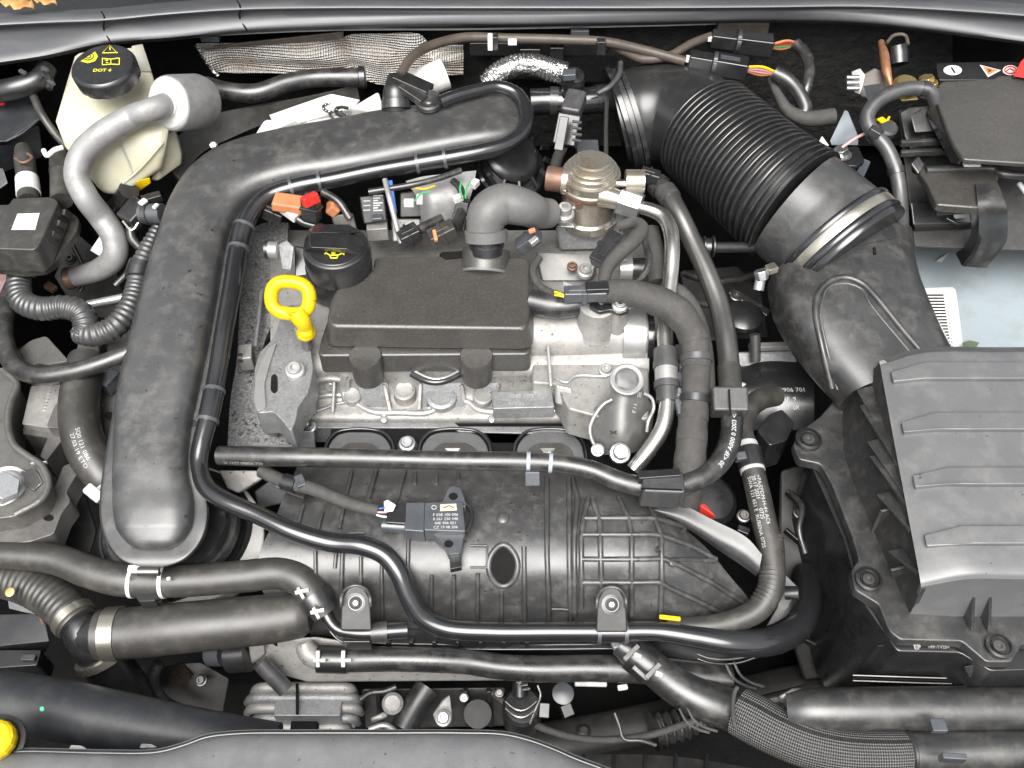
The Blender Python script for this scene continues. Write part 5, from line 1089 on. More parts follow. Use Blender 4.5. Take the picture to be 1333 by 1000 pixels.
for k in range(3): rod('stud', (1118, 101 + k * 7, .086 - k * .003), (1102, 101 + k * 7, .086 - k * .003), 3, zinc, tt)
tube('braid', [(1147, 55, .10), (1151, 72, .10), (1154, 92, .095), (1160, 112, .085)], [4, 6, 6, 3], copper, tt)
hull('pole_base', [(1124, 112, .09), (1150, 108, .09), (1152, 128, .075), (1130, 132, .075)], navy, tt)
tube('pole_sleeve', [(1170, 84, .08), (1169, 70, .09), (1168, 58, .10)], [12, 13, 11], dark_pl, tt); tube('sleeve_lip', [(1154, 56, .11), (1164, 46, .115), (1178, 46, .115), (1182, 58, .11)], 2.4, brown_tube, tt, seg=8)
lathe('pole_cap', (1180, 108, .095), (0, -.1, 1), [(16, -6), (16, 0), (13, 3), (0, 4)], brass, tt, seg=30)
hexnut((1206, 106, .098), (1206, 100, .104), 10, brass, tt, 'nut'); hexnut((1214, 112, .096), (1214, 107, .102), 7, brass, tt, 'nut')
bar('brass_tab', (1172, 130, .08), (1194, 128, .08), 7, 3, brass, tt)
bb = thing('battery_stay', 'pale blue triangular stay with a bolted black plate near the battery', 'bracket', (1095, 215, -.05))
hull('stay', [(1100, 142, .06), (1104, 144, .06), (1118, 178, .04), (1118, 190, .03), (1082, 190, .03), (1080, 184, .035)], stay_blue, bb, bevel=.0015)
prism('plate', [(1066, 194), (1118, 190), (1126, 210), (1116, 216), (1078, 214)], .032, .006, dark_pl, bb, r=3)
hexnut((1096, 202, .034), (1095, 193, .045), 9, zinc, bb, 'bolt'); lathe('bolt_washer', (1096, 202, .034), (0, 0, 1), [(12, 0), (12, 2), (0, 2)], zinc, bb)
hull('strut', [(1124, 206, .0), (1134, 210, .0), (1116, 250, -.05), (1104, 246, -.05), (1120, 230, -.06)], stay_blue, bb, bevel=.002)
hull('white_corner', [(1064, 188, .04), (1070, 176, .05), (1080, 190, .04), (1070, 194, .03)], white, bb, bevel=.001)
tube('pink_lead', [(1096, 192, .06), (1114, 180, .07), (1134, 170, .08)], 2, pink, bb, seg=8)
yl = thing('yellow_tagged_cap', 'small dark cap with a yellow sticker tucked behind the battery cable', 'cap', (1155, 160, .04))
lathe('cap_body', (1156, 166, .06), (0, -.3, 1), [(12, -10), (13, 0), (10, 3), (0, 3)], rubber_g, yl); bar('yellow_sticker', (1144, 158, .083), (1152, 155, .083), 10, 3, yellow, yl); bar('yellow_sticker', (1155, 157, .083), (1158, 152, .083), 3, 3, yellow, yl)
# pieces between engine and air box
gx = thing('gearbox_cover', 'black gearbox cover with white stamped code below the air box', 'cover', (1000, 520, -.25))
gs = sheet('cover_skin', [[(948, 470, -.16), (990, 462, -.15), (1060, 470, -.15)], [(955, 510, -.15), (1000, 505, -.14), (1060, 515, -.14)], [(975, 560, -.18), (1010, 560, -.17), (1060, 560, -.17)]], dark_pl, gx, thick=.01)
text_flat('4N0906 701', 1026, 508, gs, 9, wprint, gx, bold=.05); text_flat('34F  9', 1026, 520, gs, 8, wprint, gx); text_flat('67  0R', 1030, 531, gs, 8, wprint, gx)
bar('bright_rail', (975, 452, -.13), (1040, 450, -.13), 9, 8, alu_m, gx); hull('casting', [(955, 458, -.14), (1035, 455, -.14), (1040, 476, -.15), (960, 478, -.15), (1000, 470, -.2)], alu_d, gx)
rod('post', (983, 435, -.11), (983, 470, -.14), 7, rubber_g, gx); hull('triangle', [(950, 492, -.12), (975, 500, -.12), (955, 512, -.13), (955, 500, -.15)], white_sh, gx)
lathe('dark_cap', (968, 410, -.11), (0, 0, 1), [(26, -6), (26, 0), (18, 6), (0, 7)], dark_pl, gx)
rod('coupling', (898, 320, -.02), (925, 322, -.02), 12, dark_pl, gx); rod('coupling_pipe', (920, 322, -.02), (990, 322, -.03), 7, dark_pl, gx)
hd2 = tag(prism('dark_shroud', [(1000, 540), (1018, 532), (1035, 550), (1024, 574), (1002, 580), (985, 560)], -.13, .05, dark_pl, r=4), 'dark angular shroud next to the stamped gearbox cover', 'shroud')
vh = tube('stamped_hose', [(1010, 515, -.115), (990, 520, -.105), (972, 536, -.10), (966, 560, -.10), (974, 590, -.10), (984, 630, -.105), (995, 680, -.115), (1004, 725, -.125), (1004, 762, -.135), (988, 792, -.145), (950, 810, -.15), (905, 816, -.15), (868, 818, -.15)], [14, 14, 14, 14, 15, 15.5, 16, 16.5, 17, 16, 14.5, 13, 12], rubber_b, seg=26)
tag(vh, 'brownish black hose with white stamped code curving down beside the air box', 'hose')
for x, y in ((978, 583), (984, 609)): band_at(vh, x, y, .0022, .0006, wprint, 'white_stripe')
band_at(vh, 981, 596, .012, .0025, dark_pl, 'clamp'); bar('clamp_ear', (965, 600, -.09), (962, 590, -.088), 14, 12, slate, vh)
for k, t_ in enumerate(('5WA 121 651 E  RUBENA 0725', '20.17 2021      0725', '>PA/EPDM-H-4< AC6')): text_on_tube(t_, vh, .385, .0062, wprint, .45 - .38 * k)
cap_ = tube('hose_ribs', [(1003, 700, -.122), (1005, 735, -.128), (1003, 765, -.136), (990, 790, -.145)], [16.6, 16.8, 16.8, 16.4], rubber_b, vh, ribs=(.005, .0006, 'round'), seg=26)

# ---------------------------------------------------------------- intake manifold
im = thing('intake_manifold', 'black ribbed plastic intake manifold across the front of the engine', 'manifold', (650, 830, -.25))
def mrow(y, z, x0, x1=748): return [(x0 + (x1 - x0) * k / 6, y, z) for k in range(7)]
ms = sheet('manifold_shell', [mrow(585, -.15, 400), mrow(612, -.118, 385), mrow(640, -.104, 372), mrow(680, -.1, 356), mrow(715, -.104, 340), mrow(745, -.116, 334), mrow(775, -.14, 345), mrow(800, -.168, 372), mrow(822, -.198, 400), mrow(834, -.25, 410)], mani_pl, im, su=6, sv=6, thick=.006)
pl = sheet('plenum_shell', [[(742, 600, -.14), (790, 612, -.13), (830, 625, -.13), (850, 640, -.13)], [(742, 640, -.104), (790, 642, -.10), (828, 646, -.10), (850, 655, -.12)], [(744, 670, -.1), (800, 668, -.094), (850, 672, -.098), (886, 684, -.125)], [(745, 700, -.1), (802, 698, -.093), (862, 702, -.098), (922, 716, -.13)], [(746, 735, -.11), (812, 732, -.102), (882, 736, -.11), (950, 750, -.145)], [(747, 770, -.136), (820, 768, -.128), (900, 770, -.136), (975, 780, -.17)], [(748, 800, -.166), (820, 800, -.158), (905, 802, -.166), (986, 800, -.195)], [(748, 826, -.2), (820, 828, -.195), (895, 830, -.2), (972, 824, -.23)], [(748, 836, -.25), (820, 838, -.25), (890, 840, -.25), (955, 838, -.26)]], mani_pl, im, su=7, sv=6, thick=.006)
def mrib(o, pts, r, name='rib', mt_=mani_pl, off=.0):
    q = []
    for a, b in zip(pts, pts[1:]):
        for k in range(4): q.append((a[0] + (b[0] - a[0]) * k / 4, a[1] + (b[1] - a[1]) * k / 4))
    return tube(name, on(o, q + [pts[-1]], off + .002), r * 1.25, mt_, im, seg=8, step=.004)
for pts, r in (([(458, 615), (448, 660), (442, 690)], 2), ([(490, 612), (480, 650)], 2.6), ([(528, 614), (518, 650), (512, 662)], 1.6), ([(420, 668), (412, 700)], 2), ([(395, 660), (384, 700)], 2), ([(532, 690), (531, 745)], 2.2), ([(446, 722), (444, 790)], 2.4), ([(411, 718), (412, 800)], 2), ([(497, 735), (498, 812)], 2),
               ([(562, 748), (561, 808)], 2.2), ([(591, 748), (591, 808)], 2.2), ([(622, 746), (622, 808)], 2.2), ([(653, 770), (653, 808)], 2.4), ([(682, 712), (683, 808)], 2.6), ([(712, 625), (712, 720), (715, 808)], 2.8), ([(741, 625), (741, 730), (743, 808)], 2.8), ([(440, 700), (436, 740)], 2), ([(470, 725), (470, 760)], 2)):
    mrib(ms, pts, r)
for pts in ([(540, 618), (540, 632)], [(568, 618), (568, 632)], [(597, 618), (597, 628)]): mrib(ms, pts, 2)
mrib(ms, [(612, 711), (634, 711)], 1.2); mrib(ms, [(612, 739), (634, 739)], 1.2); mrib(ms, [(634, 711), (634, 739)], 1.2); mrib(ms, [(455, 695), (475, 695)], 1.2); mrib(ms, [(718, 791), (770, 791)], 1.2)
for pts in ([(758, 676), (848, 676), (862, 679), (900, 692)], [(759, 697), (850, 697), (866, 700), (902, 714), (932, 730), (958, 748)], [(758, 728), (864, 728), (885, 737), (925, 758), (964, 782)], [(757, 757), (860, 757), (870, 764), (905, 780), (940, 798)],
            [(766, 650), (760, 676), (757, 700), (757, 790)], [(772, 654), (781, 680), (783, 757), (783, 770)], [(806, 650), (818, 676), (822, 700), (822, 757), (822, 800)], [(842, 655), (852, 676), (860, 700), (861, 757), (859, 805)], [(745, 625), (752, 650), (748, 700), (748, 800)]): mrib(pl, pts, 2.9)
# blind port in the middle: a dark skin patch stands for the recess shade
c, n = hit(ms, 655, 735); rim = [hit(ms, 655 + 19 * math.cos(a) * (1 - .25 * max(0, -math.sin(a)) ** 2), 736 + 27 * math.sin(a), .0)[0] for a in [2 * math.pi * k / 28 for k in range(28)]]
tube('port_rim', rim + rim[:1], 4.0, mani_pl, im, cap=False, seg=12)
pv, pf_ = [hit(ms, 655, 736, .0012)[0]], []
for q_ in (.35, .7, 1.0):
    for k in range(28): a = 2 * math.pi * k / 28; pv.append(hit(ms, 655 + q_ * 17.5 * math.cos(a) * (1 - .25 * max(0, -math.sin(a)) ** 2), 736 + q_ * 25 * math.sin(a), .0012)[0])
for k in range(28):
    pf_.append((0, 1 + k, 1 + (k + 1) % 28))
    for q_ in (0, 1): pf_.append((1 + q_ * 28 + k, 29 + q_ * 28 + k, 29 + q_ * 28 + (k + 1) % 28, 1 + q_ * 28 + (k + 1) % 28))
mk('port_shade_patch', pv, pf_, deep, im)
lathe('nub', hit(ms, 655, 675)[0], hit(ms, 655, 675)[1], [(9, -2), (8, 2), (5, 4), (0, 4.5)], mani_pl, im, seg=20)
# port frames at the head
for x, r in ((468, 44), (592, 46), (716, 46)):
    pf = prism('port_frame', [(x - r, 600), (x - r + 4, 578), (x - r + 14, 566), (x - r + 28, 562), (x + r - 28, 562), (x + r - 14, 566), (x + r - 4, 578), (x + r, 600)], -.126, .03, slam_m, im, r=6, bevel=.002)
    prism('port_seal', [(x - r + 12, 602), (x - r + 18, 584), (x - r + 30, 576), (x + r - 30, 576), (x + r - 18, 584), (x + r - 12, 602)], -.1245, .01, cover_pl, im, r=5, bevel=.001)
    tube('frame_gasket', [(x - r - 2, 600, -.127), (x - r + 2, 576, -.127), (x - r + 14, 563, -.127), (x - r + 30, 559, -.127), (x + r - 30, 559, -.127), (x + r - 14, 563, -.127), (x + r - 2, 576, -.127), (x + r + 2, 600, -.127)], 2.2, gloss_pl, im, seg=8)
    if x > 500: prism('pale_key', [(x - 14, 583), (x + 8, 583), (x + 3, 591), (x - 8, 591)], -.1245, .004, white_sh, im, bevel=.0006)
bolt(530, 578, -.12, 11, zinc, im); prism('bolt_pad', [(516, 580), (522, 568), (538, 568), (545, 580), (536, 592), (522, 592)], -.125, .03, dark_pl, im, r=3); prism('link_web', [(628, 560), (684, 560), (674, 578), (640, 578)], -.13, .02, rubber_g, im)
# fixing tabs
for x, y in ((463, 785), (796, 787)):
    tb = thing('dummy', 'x y z w', 'x', (0, 0, 0)) if False else None
    t0 = hull('fixing_tab', [(x - 20, y + 36, -.135), (x + 21, y + 36, -.135), (x - 19, y - 6, -.118), (x + 19, y - 6, -.118), (x - 11, y - 20, -.112), (x + 11, y - 20, -.112), (x, y - 23, -.111), (x - 20, y + 36, -.15), (x + 21, y + 36, -.15), (x, y - 15, -.14)], matte_pl, im, bevel=.002)
    tube('tab_collar', [(x - 19, y + 4, -.118)] + [P(x + 19 * math.cos(a), y - 4 - 19 * math.sin(a), -.112) for a in [math.pi - math.pi * k / 8 for k in range(9)]] + [(x + 19, y + 4, -.118)], 2.4, mani_pl, im, seg=8)
    lathe('tab_washer', hit(t0, x, y)[0], hit(t0, x, y)[1], [(13, -1), (13, 1.5), (10.5, 2), (10, .5), (0, .5)], dark_pl, im, seg=30); bolt(x, y, 0, 8.5, matte_pl, im, on_=t0, h=.6); lathe('socket_star', hit(t0, x, y, .0016)[0], hit(t0, x, y)[1], [(4.2, 0), (3.4, .5), (0, .5)], steel, im, seg=6)
prism('tab_socket', [(446, 822), (482, 822), (482, 836), (446, 836)], -.16, .02, dark_pl, im, r=2)
# bottom flange lips and lugs
BL = [(418, 802, -.19), (430, 822, -.2), (446, 836, -.205), (480, 842, -.208), (600, 845, -.21), (720, 845, -.21), (800, 844, -.21), (870, 843, -.21), (895, 852, -.215), (925, 863, -.218), (960, 863, -.218), (988, 854, -.215)]
tube('flange_lip', BL, 2.2, gloss_pl, im, seg=8); tube('flange_lip', [(x, y - 6, z + .004) for x, y, z in BL], 2.2, plastic, im, seg=8)
sheet('flange_web', [[(430, 806, -.19), (600, 826, -.19), (800, 826, -.19), (930, 835, -.2), (985, 842, -.2)], [(440, 836, -.205), (600, 845, -.21), (800, 844, -.21), (925, 862, -.218), (986, 854, -.216)]], dark_pl, im, su=6, sv=3)
for k in range(7): bar('flange_lug', (506 + k * 30, 833, -.195), (506 + k * 30, 841, -.205), 5, 8, dark_pl, im, bevel=.0005)
# stay strap
st = thing('manifold_stay', 'smooth grey stay running from the foam block to the stamped hose', 'stay', (930, 700, -.15))
sheet('strap', [[(838, 656, -.105), (880, 655, -.1), (930, 678, -.1), (972, 700, -.105), (992, 722, -.11)], [(848, 664, -.105), (886, 676, -.105), (930, 702, -.11), (966, 722, -.115), (988, 742, -.12)], [(862, 674, -.125), (900, 692, -.125), (935, 716, -.13), (965, 736, -.135), (984, 750, -.14)]], rubber_g, st, thick=.005)
prism('side_plate', [(1020, 745), (1040, 765), (1034, 800), (1018, 822), (990, 828), (1012, 790)], -.19, .006, acpipe, st); rod('stud', (1022, 772, -.17), (1040, 772, -.165), 9, dark_pl, st)
tag(hull('red_clip', [(908, 656, -.11), (918, 655, -.11), (932, 672, -.11), (928, 678, -.12), (910, 668, -.12)], red, bevel=.0015), 'small red clip half hidden beyond the grey stay', 'clip')
dm = thing('oil_filter_housing', 'rounded black housing next to the red clip', 'housing', (930, 650, -.2))
lathe('housing', (930, 650, -.14), (.2, -.3, 1), [(34, -40), (34, -8), (26, 0), (0, 3)], dark_pl, dm); bolt(968, 672, -.12, 9, steel_d, dm); bar('clip', (960, 688, -.13), (975, 694, -.13), 10, 8, dark_pl, dm)
# pressure sensor on the manifold
ps = thing('manifold_sensor', 'slate grey manifold pressure sensor with printed label and two ears', 'sensor', (585, 690, -.1))
zf = -.078
prism('ear', [(574, 656), (580, 644), (584, 634), (592, 632), (600, 636), (604, 646), (607, 660)], zf - .004, .012, slate, ps, r=3); prism('ear', [(556, 688), (606, 690), (602, 706), (600, 720), (584, 722), (578, 708)], zf - .008, .012, slate, ps, r=3)
cs2 = prism('case', [(553, 654), (602, 653), (606, 692), (552, 690)], zf, .02, slate, ps, r=2, bevel=.0012)
for x, y in ((590, 646), (584, 708)): prism('ear_hole', ringpts(x, y, 6, 4.8, 14)[:-1], zf - .0035 if y < 680 else zf - .0075, .003, deep, ps, bevel=0)
prism('lug', [(585, 720), (600, 718), (601, 738), (586, 741)], -.094, .008, dark_pl, ps, r=1); tube('lug_loop', [(604, 654, -.085), (613, 662, -.085), (613, 680, -.085), (606, 694, -.085)], 3, dark_pl, ps, seg=8)
decal('brand_plate', cs2, [(573, 657), (594, 656), (595, 665), (573, 666)], material('copper_print', (0.55, 0.46, 0.36), 0.5), ps, off=.0006); stroke('brand_plate', cs2, [[(577, 662), (585, 659), (591, 662)]], 1, black_p, ps, off=.001)
stroke('printed_mark', cs2, [ringpts(565, 661, 3, 2.6, 12)], .9, wprint, ps)
for k, t_ in enumerate(('F 02B 100 006', '0 261 230 340', '04E 906 051', 'CZ 19 08 206')): text_flat(t_, 580, 670.5 + k * 5.4, cs2, 5.6, wprint, ps, bold=.06, ang=1)
prism('socket', [(528, 654), (553, 654), (552, 692), (526, 690)], zf - .002, .022, slate, ps, r=2); rod('socket_barrel', (498, 684, zf - .012), (528, 686, zf - .012), 8, slate, ps); prism('plug', [(504, 655), (530, 653), (529, 682), (502, 680)], zf - .002, .02, dark_pl, ps, r=2)
hull('white_lock', [(499, 653, zf), (504, 650, zf + .005), (516, 657, zf + .004), (512, 666, zf), (500, 668, zf)], white, ps, bevel=.0008)
for k, mt_ in enumerate((blue, pink, white)): tube('wire', [(488, 663 + k * 3, zf), (495, 662 + k * 5, zf + .002), (503, 661 + k * 6, zf)], 1.4, mt_, ps, seg=6)
sl = tag(tube('sensor_loom', [(340, 613, -.08), (372, 628, -.078), (405, 636, -.075), (440, 650, -.075), (470, 660, -.076), (492, 665, -.078)], [9, 9, 9, 8.5, 8, 8], cloth, seg=16), 'thin cloth taped loom leading to the manifold sensor', 'wiring loom')
band_at(sl, 378, 630, .007, .002, dark_pl, 'clip'); bar('clip_foot', (376, 640, -.085), (398, 648, -.085), 10, 10, dark_pl, sl); bar('clip_foot', (388, 620, -.07), (394, 634, -.07), 12, 8, slate, sl)
pb = tag(hull('pale_bracket', [(284, 612, -.10), (334, 612, -.10), (345, 622, -.105), (310, 642, -.12), (296, 636, -.12), (320, 640, -.2)], alu, bevel=.002), 'pale folded bracket under the end of the front hose', 'bracket')
tag(hull('black_solenoid', [(330, 640, -.11), (350, 625, -.10), (380, 640, -.11), (376, 655, -.12), (336, 662, -.13), (360, 650, -.2)], dark_pl), 'small black solenoid beside the thin sensor loom', 'solenoid')
ytag = tag(bar('yellow_tag', (858, 803, -.14), (886, 806, -.14), 6, 4, yellow), 'little yellow tag on the edge of the plenum', 'tag')

# ---------------------------------------------------------------- lower hoses
def hose(name, pts, r, lab, mt_=rubber_b, **k): return tag(tube(name, pts, r, mt_, seg=28, **k), lab, 'hose')
ha = hose('radiator_hose', [(-20, 722, -.11), (30, 724, -.11), (75, 729, -.112), (115, 744, -.115), (155, 754, -.118), (200, 757, -.12), (260, 755, -.12), (320, 750, -.12), (365, 746, -.12), (392, 756, -.122), (410, 778, -.13), (424, 800, -.14)], [17, 18, 20, 21, 22, 21, 21, 21, 21, 21, 20, 17], 'brownish hose with white clips passing in front of the charge pipe mouth')
for x in (170, 212): band_at(ha, x, 757, .0013, .0008, white, 'white_clip'); 
for x in (164, 217): bar('clip_tick', (x, 754, -.097), (x + 5, 753, -.097), 4, 3, white, ha, bevel=.0004)
prism('clip_saddle', [(172, 768), (205, 768), (202, 782), (180, 783)], -.115, .02, dark_pl, ha, r=3)
band_at(ha, 413, 783, .008, .003, dark_pl, 'clamp')
for x, y in ((392, 774), (412, 800)):
    bar('white_clip', (x - 8, y - 2, -.11), (x + 10, y - 6, -.11), 4, 5, white, ha, bevel=.0006); bar('white_clip', (x - 4, y - 8, -.11), (x + 3, y + 5, -.11), 4, 5, white, ha, bevel=.0006)
ev = tag(tube('elbow_pipe', [(424, 798, -.14), (432, 812, -.145), (442, 820, -.148), (470, 824, -.148), (500, 822, -.148), (530, 820, -.15)], [9, 8, 8, 9, 11, 11], gloss_pl), 'short black elbow pipe under the screwed manifold tab', 'pipe'); band_at(ev, 494, 822, .010, .002, plastic, 'collar')
hb = hose('radiator_hose', [(-20, 752, -.14), (20, 757, -.14), (55, 770, -.142), (84, 792, -.145), (102, 812, -.148)], [24, 25, 27, 27, 26], 'ribbed black hose bending down into the three way joint', ribs=(.007, .0006, 'round'))
clampring(hb, .9, .97, .002, band, name='band_clamp')
hc = hose('radiator_hose', [(128, 826, -.155), (170, 824, -.155), (230, 818, -.15), (300, 811, -.15), (350, 806, -.15), (392, 800, -.15), (404, 799, -.15)], [32, 33, 33, 32.5, 32, 30, 22], 'fat straight brown hose with a broad steel band at the joint')
clampring(hc, .04, .115, .002, band, name='band_clamp')
tj = thing('hose_joint', 'black three way hose joint between fat brown hoses', 'hose joint', (120, 850, -.2))
tube('cross_piece', [(94, 800, -.15), (112, 826, -.16), (130, 850, -.18), (150, 880, -.22), (172, 915, -.28)], [20, 28, 28, 30, 32], dark_pl, tj); tube('side_branch', [(112, 828, -.16), (140, 826, -.156)], [26, 30], dark_pl, tj)
lathe('lower_band', (132, 856, -.185), (.3, -.45, -.7), [(30, -6), (33, -5), (33, 5), (30, 6)], band, tj, seg=40)
hf_ = hose('heater_return_hose', [(452, 859, -.20), (500, 858, -.20), (560, 859, -.20), (610, 862, -.205), (650, 868, -.208), (700, 871, -.21), (770, 870, -.21), (850, 873, -.215), (900, 880, -.22), (950, 886, -.225)], [16, 16, 16, 16, 16, 17, 17, 18, 19, 19], 'long black hose lying under the manifold above the alternator', rubber)
band_at(hf_, 700, 868, .003, .002, dark_pl, 'hose_tie') if False else None
cpv = thing('coolant_outlet', 'cast aluminium coolant outlet feeding the long lower hose', 'outlet', (400, 850, -.2))
tube('outlet_neck', [(396, 838, -.19), (402, 850, -.195), (416, 858, -.2), (452, 859, -.2)], [12, 14, 14, 13], alu, cpv); rod('collar', (414, 858, -.2), (452, 859, -.2), 18, dark_pl, cpv)
for x in (414, 447): bar('white_clip', (x, 847, -.178), (x, 868, -.19), 5, 5, white, cpv, bevel=.0006); bar('white_clip', (x - 6, 860, -.18), (x + 10, 860, -.18), 4, 4, white, cpv, bevel=.0006)
hx = thing('oil_cooler', 'pale aluminium heat exchanger block with a dark strap below the manifold', 'cooler', (420, 880, -.3))
hull('case', [(324, 842, -.21), (345, 832, -.2), (410, 828, -.2), (520, 866, -.22), (660, 866, -.22), (660, 886, -.24), (400, 888, -.24), (330, 868, -.24), (400, 880, -.3), (650, 880, -.3)], alu, hx, bevel=.002)
hull('end_tank', [(322, 840, -.2), (344, 834, -.195), (346, 852, -.21), (326, 866, -.225), (340, 860, -.26)], alu, hx, bevel=.003); rod('pipe_end', (300, 852, -.22), (326, 850, -.215), 24, dark_pl, hx); rod('blue_ring', (274, 850, -.23), (292, 850, -.225), 17, slate, hx)
rod('strap', (338, 862, -.2), (372, 898, -.225), 11, rubber_g, hx); stroke('embossed_slot', hx.children[0], [[(480, 878), (520, 878)], [(512, 873), (530, 873)], [(545, 880), (562, 880)]], 3, black_p, hx) 
hull('black_bit', [(352, 836, -.19), (360, 833, -.19), (362, 842, -.19), (357, 840, -.185)], deep, hx, bevel=.0004)
al = thing('alternator', 'finned cast alternator housing below the heat exchanger', 'alternator', (390, 940, -.35))
for k, (y, x0, x1, z) in enumerate(((896, 330, 462, -.262), (909, 322, 468, -.268), (922, 322, 470, -.275), (935, 330, 466, -.285), (947, 342, 455, -.297))):
    tube('cast_fin', [(x0, y + 6, z - .02), (x0 + 8, y, z), (x0 + 50, y - 1, z + .002), (x1 - 40, y - 1, z + .002), (x1 - 8, y, z), (x1, y + 6, z - .02)], [5, 7, 7, 7, 7, 5], (alu, alu_d)[k % 2], al, seg=14)
hull('core', [(330, 892, -.27), (460, 892, -.27), (464, 950, -.31), (330, 950, -.31), (345, 920, -.42), (455, 920, -.42)], alu_d, al, bevel=.004)
cbox('case_face', 402, 912, -.262, .075, .035, .03, alu_d, al); cbox('dark_gap', 396, 940, -.278, .03, .02, .02, deep, al)
bar('split_line', (387, 890, -.252), (387, 930, -.258), 3, 6, deep, al, bevel=0)
pu = thing('belt_tensioner', 'small cast bracket with a bolt between alternator and hoses', 'bracket', (510, 930, -.3))
hull('arm', [(478, 936, -.26), (500, 925, -.26), (508, 932, -.26), (486, 944, -.27), (495, 940, -.3)], alu, pu); lathe('eye', (511, 916, -.26), (0, -.3, 1), [(13, -4), (14, 0), (10, 3), (5, 2), (0, 3)], alu, pu, seg=28); tube('curved_edge', [(480, 950, -.26), (500, 944, -.26), (514, 952, -.26), (520, 962, -.26)], 4, alu_m, pu, seg=8)
p2 = thing('pump_bracket', 'pear shaped pale casting with a bolt above the front panel', 'bracket', (577, 935, -.3))
hull('casting', [(562, 930, -.26), (576, 910, -.25), (586, 902, -.25), (590, 935, -.26), (582, 948, -.265), (568, 945, -.265), (575, 930, -.3)], alu, p2, bevel=.003); bolt(577, 935, -.252, 11, alu_m, p2); tube('dark_arm', [(556, 895, -.27), (540, 920, -.275), (524, 950, -.28)], 17, rubber, p2)
p3 = thing('oil_filter', 'black round filter with thin bright rings deep below the hoses', 'filter', (678, 940, -.35))
lathe('canister', (680, 920, -.28), (0, -.1, 1), [(26, -60), (26, 0), (22, 4), (0, 4)], dark_pl, p3); rod('neck', (677, 886, -.25), (677, 905, -.26), 10, dark_pl, p3)
for y in (913, 922): tube('wire_ring', [(658 + k * 5, y + 12 * math.sin(k / 8 * math.pi), -.27) for k in range(9)], 1.2, steel, p3, seg=6)
for k in range(3): bar('clip', (672 + k * 4, 888 + k * 5, -.245), (684 + k * 3, 886 + k * 5, -.245), 3, 3, steel, p3, bevel=.0003)
p4 = thing('small_valve', 'tiny square valve hanging under a washer below the long hose', 'valve', (738, 925, -.3)); lathe('washer', (733, 903, -.26), (0, -.2, 1), [(14, -2), (14, 1), (6, 3), (0, 3)], slate, p4); rod('stem', (734, 906, -.262), (735, 918, -.27), 3, steel_d, p4); bar('body', (735, 917, -.27), (741, 933, -.275), 15, 12, dark_pl, p4)
bar('white_block', (748, 889, -.235), (790, 890, -.235), 8, 6, white, p4); bar('white_block', (804, 896, -.24), (817, 894, -.24), 7, 5, white, p4); bar('plug', (709, 915, -.27), (708, 935, -.275), 14, 10, dark_pl, p4); tube('wire_hook', [(700, 892, -.25), (704, 905, -.255), (697, 925, -.26), (690, 942, -.27)], 1.6, steel, p4, seg=6)
he = hose('turbo_coolant_hose', [(806, 838, -.18), (826, 852, -.185), (850, 870, -.19), (880, 893, -.195), (915, 912, -.2), (950, 924, -.205), (985, 938, -.205)], [15, 20, 22, 24, 26, 27, 26], 'black hose with a spring clamp slanting into the woven sleeve', rubber)
band_at(he, 836, 860, .012, .003, dark_pl, 'clamp_body')
for x, y in ((822, 850), (850, 874)):
    bar('spring_clamp', (x - 9, y + 9, -.165), (x + 9, y - 9, -.165), 6, 6, acpipe, he, bevel=.0008); bar('spring_clamp', (x + 3, y + 2, -.16), (x + 12, y + 6, -.163), 6, 5, white_sh, he, bevel=.0008)
bar('clamp_loop', (824, 868, -.165), (842, 884, -.17), 5, 5, acpipe, he, bevel=.0008); bar('nozzle_tip', (797, 842, -.175), (806, 838, -.175), 10, 8, alu_d, he)
sv_ = hose('sleeved_hose', [(962, 926, -.195), (985, 938, -.19), (1015, 954, -.185), (1055, 970, -.18), (1100, 979, -.175), (1150, 981, -.17), (1182, 980, -.17)], [31, 32, 31, 30, 29, 28, 27], 'hose in a coarse grey woven sleeve curving along the bottom', sleeve)
tube('sleeve_end', [P(962 + 6 * math.cos(a) - 2, 922 + 27 * math.sin(a), -.165) for a in [math.pi * .5 + math.pi * k / 8 for k in range(9)]], 3, cloth, sv_, seg=8)
for k, (x, y) in enumerate(((945, 865), (955, 862), (884, 922), (894, 920))):
    o = tube('wire_clip', [(x, y, -.19), (x + 10, y + 18, -.2), (x + 26, y + 28, -.205), (x + 40, y + 32, -.205)], 1.8, rubber_g, sv_ if k < 2 else he, seg=6)
pr_ = thing('intercooler_pipe', 'pair of wide satin grey pipes along the front edge below the air box', 'pipe', (1200, 950, -.25))
tube('upper_pipe', [(1026, 924, -.17), (1050, 924, -.165), (1100, 924, -.162), (1200, 924, -.16), (1420, 922, -.16)], [22, 27, 28, 28, 28], plastic, pr_, seg=36, step=.008)
hull('upper_shelf', [(1004, 908, -.16), (1030, 894, -.155), (1420, 890, -.15), (1420, 912, -.15), (1020, 920, -.17), (1100, 910, -.22), (1420, 910, -.22)], cover_pl, pr_, bevel=.004)
tube('lower_pipe', [(1170, 980, -.17), (1230, 979, -.17), (1300, 978, -.17), (1420, 977, -.17)], [26, 26, 27, 27], plastic, pr_, seg=36, step=.008)
lathe('pipe_end', (1181, 980, -.17), (1, 0, 0), [(27, -2), (29, 0), (29, 3), (26, 5)], dark_pl, pr_, seg=36)
bar('clip', (1211, 945, -.128), (1231, 945, -.128), 17, 10, slate, pr_); bar('clip', (1224, 986, -.128), (1256, 988, -.128), 8, 18, slate, pr_)
for k in range(3): tube('ledge_line', [(1110, 886 - k * 3.5, -.165 + .002 * k), (1240, 890 - k * 3.5, -.165 + .002 * k), (1420, 892 - k * 3.5, -.165)], 1.1, (steel_d, deep, steel_d)[k], pr_, seg=6)

